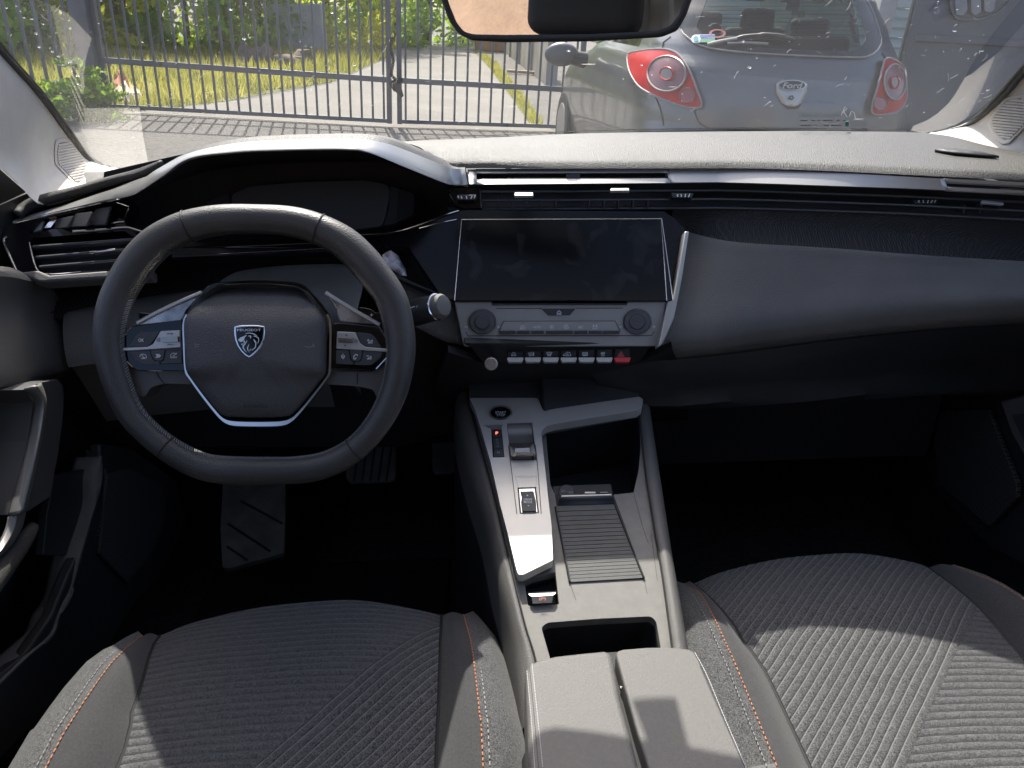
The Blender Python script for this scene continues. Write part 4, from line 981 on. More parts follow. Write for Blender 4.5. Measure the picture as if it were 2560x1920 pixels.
def interp(a, b_, t, z=0): return [p.lerp(q, t)+V((0, 0, z)) for p, q in zip(a, b_)]
FR = cr([atZ(.515+.028*math.sin(math.pi*i/7))(*p) for i, p in enumerate(front)], 24)
NR = 26
ins_cols = []
for j in range(24):
    t = j/23; bl = 4*t*(1-t)
    col = [p.lerp(q, t) for p, q in zip(Lse, Rse)]
    d0 = FR[j]-col[0]
    out = []
    for i, p in enumerate(col):
        k = max(0, 1-i/9.0)**2
        out.append(p+d0*k+V((0, 0, .010*bl*min(1, i/6))))
    c0 = out[0]
    ins_cols.append([c0+V((0, -.03, -.20)), c0+V((0, .000, -.10)), c0+V((0, .012, -.045)), c0+V((0, .009, -.015))]+out)
def colgrid(cols, nu): return sheet([list(r) for r in zip(*cols)], nu, 0)
def lipped(c): 
    c0 = c[0]; return [c0+V((0, -.03, -.20)), c0+V((0, .0, -.10)), c0+V((0, .010, -.045)), c0+V((0, .007, -.015))]+c
def make_seat(name, label, ang, ln, hl, d):
    t = thing(name, label, 'car seat', V((-.28, .35, .2))+d, 'front seats')
    dv = lambda bm: (bmesh.ops.translate(bm, vec=d, verts=bm.verts), bm)[1]
    cm = seat_material('ribbed_seat_cloth', ang, ln, hl)
    cu = add('seat_cushion', dv(colgrid(ins_cols, 40)), cm, t)
    mk = lambda a, b_, z=.006: colgrid([lipped(a), lipped(interp(a, b_, .5, z)), lipped(b_)], 9)
    lo1 = [p+V((-.012, 0, -.05)) for p in Lout]; lo2 = [p+V((-.012, 0, -.28)) for p in Lout]
    add('side_bolster', dv(colgrid([lipped(lo2), lipped(lo1), lipped(Lout), lipped(interp(Lout, Lst, .55, .010)), lipped(Lst)], 16)), BOL, t)
    add('bolster_strip', dv(mk(Lst, [p+V((0, 0, -.002)) for p in Lse])), STR, t)
    add('bolster_strip', dv(mk([p+V((0, 0, -.002)) for p in Rse], Rst)), STR, t)
    ro1 = [p+V((.012, 0, -.05)) for p in Rout]; ro2 = [p+V((.012, 0, -.28)) for p in Rout]
    add('side_bolster', dv(colgrid([lipped(Rst), lipped(Rwh), lipped(interp(Rwh, Rout, .5, .010)), lipped(Rout), lipped(ro1), lipped(ro2)], 18)), BOL, t)
    def dashes(c, r, n_, up=.0012, dx=0):
        P = cr([p+V((dx, 0, up)) for p in lipped(c)[2:]], n_); bm = bmesh.new()
        for i in range(0, n_-1, 2): tube([P[i], P[i].lerp(P[i+1], 1.1)], r, 5, bm)
        return dv(bm)
    add('orange_stitching', dashes(Lst, .0006, 260), STO, t); add('orange_stitching', dashes(Rst, .0006, 260), STO, t)
    add('grey_stitching', dashes(Lst, .0005, 260, .0006, -.010), STG, t); add('grey_stitching', dashes(Rwh, .0006, 240), STG, t)
    # piping gap beside the insert
    for c in (Lse, Rse): add('seat_seam', dv(tube([p+V((0, 0, -.0005)) for p in lipped(c)[1:]], .0022, 6)), STB, t)
    # backrest and headrest behind the viewer
    bx = box(V((-.29, -.20, .86))+d, (.44, .13, .62)); bmesh.ops.rotate(bx, cent=V((-.29, -.12, .55))+d, matrix=Matrix.Rotation(R(14), 3, 'X'), verts=bx.verts)
    add('backrest', bx, STR, t, bevel=.05, seg=5)
    hx = box(V((-.29, -.30, 1.27))+d, (.27, .10, .20)); bmesh.ops.rotate(hx, cent=V((-.29, -.3, 1.27))+d, matrix=Matrix.Rotation(R(8), 3, 'X'), verts=hx.verts)
    hd = add('headrest', hx, M('headrest_black', (.012, .012, .013), .8), t, bevel=.035, seg=5)
    add('headrest_seam', tube([V((-.21, -.247, 1.19))+d, V((-.21, -.247, 1.35))+d], .002, 6), STB, hd)
    return t
def rib_frame(p, q, d):
    a, b_ = atZ(.54)(*p), atZ(.54)(*q); v = (a-b_); ang = math.atan2(v.y, v.x); l = a-(V((-.28, .35, .2))+d)
    return ang, l.x*math.sin(ang)-l.y*math.cos(ang)
dp = V((.70, .085, -.028)); aL, lL = rib_frame((1104, 1530), (655, 1920), V()); aR, lR = rib_frame((2474, 1440), (2258, 1920), dp)
dseat = make_seat('driver_seat', 'ribbed dark grey cloth seat behind the steering wheel with orange bolster stitching', aL, lL, True, V((0, 0, 0)))
pseat = make_seat('passenger_seat', 'lighter lit ribbed grey cloth seat beside the armrest, away from the wheel', aR, lR, False, dp)

# =================================================================== DOORS
ld = thing('driver_door', 'black door panel with silver pull handle and fabric armrest left of the steering wheel', 'car door', (-.66, .7, .25))
DX = lambda x_: Pl(V((x_, .8, .6)), V((1, 0, 0)))
base = plate([(-300, 520), (60, 520), (110, 560), (160, 640), (190, 900), (300, 1150), (330, 1350), (300, 1560), (200, 1700), (-300, 2300)], DX(-.70), .05)
add('door_panel', box((-.735, .2, .60), (.05, 2.2, .75)), BLK, ld)
# upper pad
UPD = DX(-.655)
u1 = px((-1400, 1260), (-200, 690), (0, 680), (60, 692), (120, 716), (150, 750)); u2 = px((-1400, 1570), (-200, 830), (0, 770), (70, 755), (110, 750), (155, 765))
u3 = px((-1400, 1855), (-200, 980), (0, 950), (60, 945), (120, 925), (172, 912)); u4 = px((-1400, 1969), (-200, 1040), (0, 985), (60, 965), (120, 945), (176, 930))
rows = [[DX(-.70)(p[0], p[1]-14) for p in u1], on(UPD, u1), on(DX(-.665), u2), on(DX(-.64), u3), on(DX(-.665), u4), [DX(-.70)(p[0], p[1]+30) for p in u4]]
add('upper_pad', sheet(rows, 40, 30), DGR, ld)
add('pad_crease', tube(on(DX(-.662), px((0, 845), (60, 812), (120, 786), (150, 772))), .0014, 6), DRK, ld)
# pull handle
hd = add('pull_handle', plate(rnd(z6((135, 447), (240, 405), (332, 388), (362, 425), (368, 480), (362, 620), (332, 830), (285, 1065), (160, 1150), (45, 1172), (95, 980), (160, 740), (190, 520)), 3), DX(-.615), .05), M('charcoal_handle', (.085, .084, .083), .45, bump=(1200, .15)), ld, bevel=.012, seg=4)
hs = z6((137, 449), (196, 506), (188, 600), (160, 740), (110, 930), (48, 1170)); he = z6((240, 408), (268, 500), (262, 620), (235, 780), (205, 930), (155, 1140))
add('handle_face', sheet([[p+V((0, 0, 0)) for p in on(DX(-.614), hs)], [p.lerp(q, .5)+V((.004, 0, 0)) for p, q in zip(on(DX(-.606), hs), on(DX(-.604), he))], on(DX(-.606), he)], 30, 10), SAT, hd, solid=.003)
lower = sheet([on(DX(-.615), z6((45, 1180), (20, 1270), (-60, 1400), (-200, 1540))), on(DX(-.608), z6((100, 1160), (80, 1260), (10, 1370), (-150, 1520))), on(DX(-.612), z6((150, 1150), (130, 1240), (60, 1350), (-100, 1500)))], 20, 8)
add('handle_foot', lower, SAT, hd, solid=.006)
add('window_trim', plate([(-300, 190), (0, 423), (106, 516), (70, 620), (-300, 720)], DX(-.715), .02), DRK, ld)
# fabric armrest
a0 = on(DX(-.60), z6((275, 1195), (200, 1260), (100, 1330), (-20, 1420), (-200, 1560))+[(-600, 2067)])
add('door_armrest', tube(cr([p+V((-.02, 0, -.010-.030*k/4)) for k, p in enumerate(a0)], 24), [.007+.032*(i/23)**.8 for i in range(24)], 20), M('ribbed_armrest_cloth', (.062, .058, .054), .9, bump=(380, .8)), ld)
# lower bin panel with speaker grille
rim_i = z6((590, 832), (586, 950), (560, 1100), (520, 1230), (470, 1420), (420, 1600))+c10((380, 700), (330, 850), (200, 960), (0, 1150), (-200, 1330))
rim_o = z6((560, 832), (530, 950), (525, 1100), (490, 1230), (430, 1420), (385, 1640))+c10((340, 720), (300, 830), (150, 970), (-40, 1140), (-220, 1310))
A = on(DX(-.612), rim_i); B = on(DX(-.618), rim_o)
add('bin_rim', sheet([[p+V((-.03, 0, 0)) for p in B], B, [a.lerp(b_, .5)+V((.003, 0, .001)) for a, b_ in zip(A, B)], A, [p+V((-.03, .02, 0)) for p in A]], 50, 12), DGR, ld, solid=.002)
add('map_pocket_panel', plate(rnd(z6((314, 940), (500, 903), (528, 920), (530, 960), (490, 1200), (470, 1400), (250, 1400), (272, 1160)), 4), DX(-.63), .01), BLK, ld, bevel=.002)
low_p = px((250, 1110), (330, 1120), (440, 1200), (470, 1310), (400, 1440), (330, 1520), (270, 1620), (180, 1720), (0, 1900), (-200, 2100), (-200, 1850), (60, 1640), (130, 1540), (170, 1440), (220, 1330), (250, 1200))
add('lower_panel', plate(low_p, DX(-.616), .015), BLK, ld, bevel=.003)
gr_p = rnd(z6((622, 930), (760, 900), (930, 1000), (960, 1130), (905, 1345), (840, 1440), (732, 1555), (570, 1385), (590, 1200)), 4)
GRL = M('speaker_mesh', (.03, .03, .03), .6); nd, lk, b = nodes(GRL)
tc = nd.new('ShaderNodeTexCoord'); mp2 = nd.new('ShaderNodeMapping'); mp2.inputs['Scale'].default_value = (0.001, 230, 230); mp2.inputs['Rotation'].default_value = (0, 0, 0)
lk.new(tc.outputs['Object'], mp2.inputs[0]); vv = nd.new('ShaderNodeTexVoronoi'); vv.inputs['Scale'].default_value = 1; vv.inputs['Randomness'].default_value = .12; lk.new(mp2.outputs[0], vv.inputs['Vector'])
rp = nd.new('ShaderNodeValToRGB'); rp.color_ramp.elements[0].color = (.003, .003, .003, 1); rp.color_ramp.elements[1].color = (.075, .073, .07, 1); rp.color_ramp.elements[0].position = .3; rp.color_ramp.elements[1].position = .45
lk.new(vv.outputs['Distance'], rp.inputs[0]); lk.new(rp.outputs[0], b.inputs['Base Color'])
add('speaker_grille', plate(gr_p, DX(-.612), .008), GRL, ld, bevel=.001)
add('grille_edge', tube(on(DX(-.611), z6((605, 905), (590, 1200), (566, 1386), (732, 1560), (860, 1440))), .0018, 6), DRK, ld)
# passenger door
rd = thing('passenger_door', 'dark door panel with speaker grille beyond the passenger footwell', 'car door', (.80, .7, .25))
EX = lambda x_: Pl(V((x_, .8, .6)), V((-1, 0, 0)))
add('door_panel', box((.845, .2, .60), (.05, 2.2, .75)), BLK, rd)
add('lower_panel', plate(c9((1580, 480), (1600, 200), (1660, 60), (1760, -80), (2300, -100), (2500, 1300), (2200, 1160), (2000, 1050), (1680, 720)), EX(.785), .02), DRK, rd, bevel=.01)
add('speaker_grille', plate(rnd(c9((1650, 300), (1700, 190), (1990, 180), (2020, 260), (2170, 640), (2165, 720), (2010, 890), (1990, 895), (1690, 640)), 5), EX(.772), .008), GRL, rd, bevel=.001)
add('door_pocket', plate(c9((2060, 130), (2300, 70), (2500, 900), (2260, 560), (2130, 330)), EX(.765), .012), DGR, rd, bevel=.004)
add('pocket_liner', plate(rnd(c9((2135, 215), (2300, 190), (2420, 700), (2260, 480)), 4), EX(.762), .008), KEY, rd, bevel=.002)
add('upper_pad', plate([(2560, 690), (2900, 690), (3700, 1010), (3700, 1420), (2900, 1050), (2640, 1000), (2540, 840)], EX(.79), .03), DGR, rd, bevel=.01)

# =================================================================== WINDSCREEN, PILLARS
WS = Pl(V((0, 1.36, 1.02)), V((0, -.4275, .9040)))   # raked glass plane
WS.n = V((0, -.43, .91)).normalized()
WS = Pl(V((0, 1.36, 1.02)), V((0, .48/.91, 1)))      # rises towards the roof as y falls
gm = bpy.data.materials.new('dusty_windscreen_glass'); gm.use_nodes = True; nt = gm.node_tree; nd = nt.nodes; lk = nt.links; nd.clear()
out = nd.new('ShaderNodeOutputMaterial'); tr = nd.new('ShaderNodeBsdfTransparent'); tr.inputs[0].default_value = (.93, .96, .95, 1)
gl_ = nd.new('ShaderNodeBsdfGlossy'); gl_.inputs['Roughness'].default_value = .012; fr = nd.new('ShaderNodeFresnel'); fr.inputs['IOR'].default_value = 1.45
mxs = nd.new('ShaderNodeMixShader'); lk.new(mth(nd, lk, 'MULTIPLY', fr.outputs[0], 1.25), mxs.inputs[0]); lk.new(tr.outputs[0], mxs.inputs[1]); lk.new(gl_.outputs[0], mxs.inputs[2])
df = nd.new('ShaderNodeBsdfDiffuse'); df.inputs[0].default_value = (.85, .85, .83, 1); tl = nd.new('ShaderNodeBsdfTranslucent'); tl.inputs[0].default_value = (.85, .85, .83, 1)
md = nd.new('ShaderNodeMixShader'); md.inputs[0].default_value = .6; lk.new(df.outputs[0], md.inputs[1]); lk.new(tl.outputs[0], md.inputs[2])
tc = nd.new('ShaderNodeTexCoord')
# dried specks, a few long smears and an even film of dust
v1 = nd.new('ShaderNodeTexVoronoi'); v1.inputs['Scale'].default_value = 55; lk.new(tc.outputs['Object'], v1.inputs['Vector'])
n1 = nd.new('ShaderNodeTexNoise'); n1.inputs['Scale'].default_value = 5; n1.inputs['Detail'].default_value = 4; lk.new(tc.outputs['Object'], n1.inputs['Vector'])
spk = mth(nd, lk, 'LESS_THAN', v1.outputs['Distance'], mth(nd, lk, 'MULTIPLY', mth(nd, lk, 'POWER', mth(nd, lk, 'MULTIPLY', v1.outputs['Color'], n1.outputs['Fac']), 4), .55))
mpp = nd.new('ShaderNodeMapping'); mpp.inputs['Rotation'].default_value = (0, 0, R(32)); mpp.inputs['Scale'].default_value = (13, 105, 13); lk.new(tc.outputs['Object'], mpp.inputs[0])
v2 = nd.new('ShaderNodeTexVoronoi'); v2.inputs['Scale'].default_value = 1; lk.new(mpp.outputs[0], v2.inputs['Vector'])
scr_ = mth(nd, lk, 'LESS_THAN', v2.outputs['Distance'], mth(nd, lk, 'MULTIPLY', mth(nd, lk, 'POWER', v2.outputs['Color'], 4), .16))
film = mth(nd, lk, 'MULTIPLY_ADD', n1.outputs['Fac'], .026, .003)
dust = mth(nd, lk, 'MINIMUM', mth(nd, lk, 'ADD', mth(nd, lk, 'ADD', mth(nd, lk, 'MULTIPLY', spk, .35), mth(nd, lk, 'MULTIPLY', scr_, .34)), film), .8)
mx2 = nd.new('ShaderNodeMixShader'); lk.new(dust, mx2.inputs[0]); lk.new(mxs.outputs[0], mx2.inputs[1]); lk.new(md.outputs[0], mx2.inputs[2]); lk.new(mx2.outputs[0], out.inputs[0])
wsh = thing('windscreen', 'raked dusty windscreen with water drops and dried specks above the dashboard', 'windscreen', (0.04, 1.36, 1.02))
# inner edges of the pillars on the glass plane
li_ = c1((-500, -560), (-250, -40), (0, 290), (240, 560), (400, 780), (520, 950), (600, 1002), (720, 1034), (920, 1040), (1000, 1040))
ri_ = c3((2800, -160), (2450, 180), (2212, 430), (2100, 560), (1950, 700), (1850, 762), (1700, 805), (1590, 822), (1500, 826))
LI = on(WS, li_); RI = on(WS, ri_)
def gy(x0, x1, y, n_): return [V((x0+(x1-x0)*i/(n_-1), y, WS_z(y))) for i in range(n_)]
WS_z = lambda y: 1.02+(1.36-y)*.48/.91
bm = bmesh.new()
rows = []
for y in [1.50, 1.36, 1.2, 1.0, .8, .6, .45]:
    w_ = .80-.12*(1.36-y)/.91
    rows.append([bm.verts.new((.04-w_+2*w_*i/10, y, WS_z(y)+.0)) for i in range(11)])
for a, b_ in zip(rows, rows[1:]):
    for i in range(10): bm.faces.new((a[i], a[i+1], b_[i+1], b_[i]))
orient(bm)
add('glass_pane', bm, gm, wsh)
# dark seal round the glass edge and ceramic band at the cowl
def sealed(pts, r=.004):
    return add('glass_seal', tube(cr([p+WS.n*.004 for p in pts], 60), r, 8), DRK, wsh)
sealed(LI); sealed(RI)
add('cowl_band', sheet([[p+V((0, .002, .004)) for p in on(WS, c2((380, 878), (640, 858), (900, 847), (1500, 818), (2212, 802))+c3((700, 800), (1400, 812), (1600, 824)))], [p+V((0, .03, -.004)) for p in on(WS, c2((380, 868), (640, 846), (900, 836), (1500, 808), (2212, 794))+c3((700, 793), (1400, 803), (1600, 816)))]], 60), DRK, wsh)
# rain drops on the outside of the glass
drop_m = M('water_drop', (1, 1, 1), .02); nodes(drop_m)[2].inputs['Transmission Weight'].default_value = 1; nodes(drop_m)[2].inputs['IOR'].default_value = 1.33
nd = nodes(drop_m)[0]; lk = nodes(drop_m)[1]; tq = nd.new('ShaderNodeBsdfTransparent'); mq = nd.new('ShaderNodeMixShader'); mq.inputs[0].default_value = .45; lk.new(nd['Principled BSDF'].outputs[0], mq.inputs[1]); lk.new(tq.outputs[0], mq.inputs[2]); lk.new(mq.outputs[0], nd['Material Output'].inputs[0])
bm = bmesh.new()
WO = Pl(WS.o, WS.n)
def drop(p, r):
    q = WO(*p)
    if r <= 0: return
    s_ = bmesh.ops.create_icosphere(bm, subdivisions=2, radius=1)
    ez = V((0, .427, .904)); ex = V((1, 0, 0)); ey = ez.cross(ex)
    Mx = Matrix((ex*r*random.uniform(.9, 1.6), ey*r*random.uniform(.8, 1.1), ez*r*.45)).transposed().to_4x4()
    bmesh.ops.transform(bm, matrix=Matrix.Translation(q+ez*.0012) @ Mx, verts=s_['verts'])
for p in c1((40, 55), (100, 45), (125, 75), (148, 115), (195, 122), (265, 155), (222, 212), (620, 12), (605, 150), (240, 295), (322, 322), (310, 300), (360, 352), (388, 405), (430, 385), (440, 440), (478, 520), (520, 535), (530, 605), (475, 470), (820, 845), (830, 868), (850, 915), (878, 925), (1050, 975), (935, 1005), (720, 752), (700, 725), (790, 800), (1205, 35), (1420, 65), (1500, 245), (2040, 85), (2080, 118), (875, 265)): drop(p, random.uniform(.0008, .0024))
for p in c2((160, 428), (240, 470), (1830, 405), (1890, 465), (1380, 318), (1715, 490), (670, 225), (360, 88), (290, 80), (75, 325), (65, 405)): drop(p, random.uniform(.0008, .0022))
for p in c3((1685, 15), (1800, 65), (1870, 365), (1880, 255), (1940, 625), (1785, 195), (570, 362), (525, 420), (475, 100), (485, 260), (1930, 45), (1990, 560), (1950, 320)): drop(p, random.uniform(.0008, .0022))
for _ in range(60): drop((random.uniform(0, 2500), random.uniform(0, 320)), random.uniform(.0003, .0008))
tag(add('water_drops', bm, drop_m, wsh), kind='stuff')
# dried splashes and scratches on the glass
random.seed(31); bm = bmesh.new()
for k in range(170):
    if k < 80: x_, y_ = random.uniform(1680, 2480), random.uniform(0, 318)
    elif k < 140: x_, y_ = random.uniform(420, 1350), random.uniform(100, 320)
    else: x_, y_ = random.uniform(0, 560), random.uniform(0, 330)
    an = random.gauss(-.6, .35) if random.random() < .75 else random.uniform(-1.5, 1.5); ln = random.choice((3, 4, 5, 7, 9, 14, 22)); P_ = [(x_, y_)]
    for q in range(3):
        an += random.gauss(0, .25); P_.append((P_[-1][0]+math.cos(an)*ln/3, P_[-1][1]+math.sin(an)*ln/3))
    strokes([P_], random.uniform(.4, 1.05), WS.off(-.0008), h=0, bm=bm)
spl = M('dried_splash', (.7, .7, .68), .8); nd, lk, b = nodes(spl); tl2 = nd.new('ShaderNodeBsdfTranslucent'); tl2.inputs[0].default_value = (.75, .75, .72, 1); tp2 = nd.new('ShaderNodeBsdfTransparent')
ma = nd.new('ShaderNodeMixShader'); ma.inputs[0].default_value = .7; lk.new(b.outputs[0], ma.inputs[1]); lk.new(tl2.outputs[0], ma.inputs[2]); mb = nd.new('ShaderNodeMixShader'); mb.inputs[0].default_value = .68; lk.new(ma.outputs[0], mb.inputs[1]); lk.new(tp2.outputs[0], mb.inputs[2]); lk.new(mb.outputs[0], nd['Material Output'].inputs[0])
tag(add('dried_splashes', bm, spl, wsh, smooth=False), kind='stuff')
# maker's marks near the lower right corner of the glass
bm = strokes([c3((1088, 710), (1112, 655)), c3((1100, 690), (1128, 664)), c3((1104, 684), (1126, 722)), c3((1136, 722), (1150, 684), (1168, 690), (1176, 726))], .8, WS.off(.001))
ck = M('chalk_scrawl', (.22, .23, .23), .8); nd, lk, b = nodes(ck); tlc = nd.new('ShaderNodeBsdfTranslucent'); tlc.inputs[0].default_value = (.2, .21, .21, 1)
mxc = nd.new('ShaderNodeMixShader'); mxc.inputs[0].default_value = .75; lk.new(b.outputs[0], mxc.inputs[1]); lk.new(tlc.outputs[0], mxc.inputs[2]); lk.new(mxc.outputs[0], nd['Material Output'].inputs[0])
add('chalk_mark', bm, ck, wsh, smooth=False)
bm = bmesh.new(); xx = 1152
while xx < 1250:
    w_ = random.choice((2, 3, 5)); strokes([c3((xx, 787), (xx+1, 802))], w_*s9, WS.off(.001), bm=bm); xx += w_+random.choice((3, 4, 6))
for y_ in (740, 770): 
    xx = 840
    while xx < 1110: strokes([c3((xx, y_), (xx+random.randint(8, 40), y_))], 2, WS.off(.001), bm=bm); xx += random.randint(30, 70)
add('plate_print', bm, M('faint_dark_print', (.10, .10, .11), .6), wsh)
add('plate_print', plate(c3((1113, 750), (1135, 748), (1137, 776), (1115, 778)), WS.off(.001), .0003), M('teal_label', (.10, .42, .40), .6), wsh)

def pillar(name, label, inner, outer, gpoly, glines, f_out, depth_dir):
    t = thing(name, label, 'pillar trim', (outer[-1].x, 1.2, .98))
    m1 = [a.lerp(b_, .30)+WS.n*-.0+V((0, -.035, .0)) for a, b_ in zip(inner, outer)]
    m2 = [a.lerp(b_, .65)+V((0, -.045, .0)) for a, b_ in zip(inner, outer)]
    back = [p+V((depth_dir*.02, .06, -.01)) for p in outer]
    lip = [p+V((0, .02, -.008)) for p in inner]
    pb_ = sheet([lip, inner, [a.lerp(b_, .12)+V((0, -.016, .0)) for a, b_ in zip(inner, outer)], m1, m2, outer, back], 0, 40)
    pb_.faces.ensure_lookup_table(); t_bvh = BVHTree.FromBMesh(pb_); add('trim_panel', pb_, PIL, t)
    return t, t_bvh
ns = 50
LIc = cr(LI[:-1], ns)
lo_px = c1((-700, 560), (-350, 780), (0, 1035), (120, 1140), (250, 1258), (430, 1230), (600, 1190), (760, 1150), (930, 1070))
lo_Y = [.60, .84, 1.04, 1.08, 1.115, 1.15, 1.18, 1.22, 1.27]
LOc = cr([atY(y)(*p) for p, y in zip(lo_px, lo_Y)], ns)
pl_, bvl = pillar('pillar_trim', 'pale windscreen pillar trim with a slotted tweeter grille on the driver side', LIc, LOc, None, None, None, -1)
RIc = cr(RI, ns)
ro_px = c3((3300, 300), (2900, 480), (2650, 700), (2500, 880), (2350, 985), (2212, 968), (2112, 948), (1900, 890), (1600, 835))
ro_Y = [.60, .84, 1.02, 1.08, 1.13, 1.17, 1.2, 1.25, 1.30]
ROc = cr([atY(y)(*p) for p, y in zip(ro_px, ro_Y)], ns)
pr_, bvr = pillar('pillar_trim', 'pale windscreen pillar trim with a slotted tweeter grille on the passenger side', RIc, ROc, None, None, None, 1)
# tweeter grilles: frame, dark back, ribs
def surf_map(inner, outer):
    """map a photo pixel to the bulged trim surface: nearest station along the pillar"""
    pts = []
    for a, b_ in zip(inner, outer):
        for t in [k/16 for k in range(17)]:
            o = -.045*math.sin(math.pi*min(1, t*1.15+.02))**.6
            q = a.lerp(b_, t)+V((0, o, 0)); v = q-CAM; d = v.dot(FW); pts.append((1280+FPX*v.dot(RT)/d, 960-FPX*v.dot(UP)/d, d))
    def f(x, y):
        nn = sorted(((p[0]-x)**2+(p[1]-y)**2+1, p[2]) for p in pts)[:6]
        w_ = [1/q[0] for q in nn]; d = sum(a*b_[1] for a, b_ in zip(w_, nn))/sum(w_)
        return CAM+ray(x, y)*d
    return f
def fitplane(f, poly, shift):
    P = [f(*p) for p in poly]; c = sum(P, V())/len(P); import itertools
    n_ = V()
    for i in range(len(P)): n_ += (P[i]-c).cross(P[(i+1) % len(P)]-c)
    pl = Pl(c, n_); return Pl(c+(CAM-c).normalized()*shift, pl.n)
def inset(poly, k):
    c = (sum(p[0] for p in poly)/len(poly), sum(p[1] for p in poly)/len(poly)); return [(c[0]+(p[0]-c[0])*k, c[1]+(p[1]-c[1])*k) for p in poly]
def grille(t, bv, poly, n_, slope, shift):
    poly = [tuple(p)[:2] for p in cr([(*p, 0) for p in rnd(poly, 6)], 60, True)]; hole = inset(poly, .86)
    rw_ = [[on_trim(bv, h)(*p) for p in q+q[:1]] for q, h in ((inset(poly, 1.03), .0005), (poly, .0045), (inset(poly, .93), .0055), (hole, .0035), (inset(poly, .84), .0005))]
    g = add('tweeter_grille', sheet(rw_), PIL, t)
    add('grille_back', patch(inset(poly, .9), on_trim(bv, .001), 3), M('grille_dark_back', (.10, .085, .11), .8), g)
    ys = [p[1] for p in hole]; y0, y1 = min(ys), max(ys); bm = bmesh.new(); xm = sum(p[0] for p in hole)/len(hole)
    for k in range(n_):
        yc_ = y0-8+(y1-y0+16)*(k+.5)/n_; xsn = []
        for (a, b_) in zip(hole, hole[1:]+hole[:1]):
            fa_ = a[1]-(yc_+slope*(a[0]-xm)); fb_ = b_[1]-(yc_+slope*(b_[0]-xm))
            if fa_*fb_ < 0: u = fa_/(fa_-fb_); xsn.append((a[0]+(b_[0]-a[0])*u, a[1]+(b_[1]-a[1])*u))
        if len(xsn) >= 2:
            a, b_ = min(xsn), max(xsn); tube([on_trim(bv, .003)(a[0]+(b_[0]-a[0])*u/6, a[1]+(b_[1]-a[1])*u/6) for u in range(7)], .0021, 6, bm)
    add('grille_rib', bm, PIL, g)
def on_trim(bv, h=0.0):
    def f(x, y):
        d_ = ray(x, y).normalized(); q = bv.ray_cast(CAM, d_)[0]
        if q is None: q = CAM+d_*1.25
        return q-d_*h
    return f
SML, SMR = bvl, bvr
grille(pl_, SML, z1((555, 195), (650, 180), (700, 200), (845, 400), (868, 470), (850, 590), (790, 668), (740, 640), (545, 430), (540, 300)), 17, -.22, .012)
grille(pr_, SMR, c3((2330, 570), (2110, 598), (2085, 610), (2010, 710), (1990, 760), (2020, 830), (2075, 885), (2120, 880), (2240, 760), (2330, 660)), 17, .10, .012)

# =================================================================== REAR VIEW MIRROR
mc = atY(.835)(1418, -5)
mn = V((-.215, -.975, .008)).normalized()
MP = Pl(mc, mn)
mir = thing('rear_view_mirror', 'black framed rear view mirror hanging at the top of the windscreen', 'mirror', mc)
mo = c2((590, -20), (600, 20), (640, 130), (700, 210), (780, 250), (1000, 262), (1500, 256), (1950, 230), (2050, 190), (2105, 95), (2145, -20), (2148, -120), (2110, -210), (2020, -260), (1500, -280), (1000, -275), (740, -260), (640, -210), (595, -120))
mi = c2((632, -20), (640, 15), (690, 140), (735, 195), (800, 211), (1000, 214), (1500, 209), (1920, 190), (2005, 160), (2060, 85), (2098, -20), (2105, -115), (2070, -190), (2000, -225), (1500, -242), (1000, -240), (770, -225), (680, -190), (640, -115))
add('mirror_frame', plate(rnd(mo, 10), MP.off(.004), .03, [rnd(mi, 10)]), BLK, mir, bevel=.004, seg=4)
add('mirror_back', plate(rnd(inset(mo, .97), 10), MP.off(-.012), .025), BLK, mir, bevel=.008, seg=3)
add('mirror_glass', plate(rnd(mi, 10), MP.off(.001), .006), M('silvered_mirror', (.88, .89, .88), .01, 1), mir)
st_ = mc+V((0, .02, .02)); add('mirror_stem', tube([st_, st_+V((0, .03, .05)), V((mc.x, .95, 1.236))], [.012, .011, .02], 16), BLK, mir)

# =================================================================== PEDALS, FLOOR
def pedal(name, label, poly, f, ribs=None, stem=None):
    t = thing(name, label, 'pedal', f(*poly[0]))
    add('pedal_pad', plate(rnd(poly, 6), f, .012), RUB, t, bevel=.003)
    if ribs:
        bm = bmesh.new()
        for a, b_ in ribs: tube([f.off(.001)(*a), f.off(.001)(*b_)], .0022, 5, bm)
        add('pedal_rib', bm, DRK, t)
    if stem: add('pedal_arm', tube([f.off(-.01)(*stem[0]), f.off(-.05)(*stem[1])], .012, 10), BLK, t)
    return t
BP = plane2(930, (1110, 1.26), (1205, 1.20))
pedal('brake_pedal', 'wide ribbed rubber brake pedal below the right rim of the wheel', c8((8, 470), (60, 410), (300, 398), (322, 420), (320, 600), (290, 625), (40, 632), (10, 600)), BP, [(c8((60+k*50, 620))[0], c8((90+k*50, 415))[0]) for k in range(5)], c8((280, 430), (330, 250)))
AP = plane2(1110, (1070, 1.30), (1180, 1.22))
pedal('accelerator_pedal', 'narrow dark accelerator pedal beside the centre console', c8((540, 340), (690, 330), (690, 540), (670, 568), (560, 572), (542, 540)), AP)
FP = plane2(640, (1215, 1.22), (1420, 1.06))
pedal('foot_rest', 'large scuffed grey foot rest pad in the driver footwell', c7((1370, 480), (1750, 480), (1752, 640), (1745, 940), (1400, 1035), (1365, 1030), (1352, 780)), FP, [(c7((1395, 900))[0], c7((1520, 985))[0]), (c7((1400, 760))[0], c7((1660, 930))[0]), (c7((1480, 620))[0], c7((1735, 760))[0])], c7((1600, 480), (1620, 220)))
add_struct = lambda name, bm, m: tag(add(name, bm, m), kind='structure')
cp_ = box((.05, -.15, .20), (1.72, 3.6, .02)); add_struct('cabin_floor', cp_, CPT)
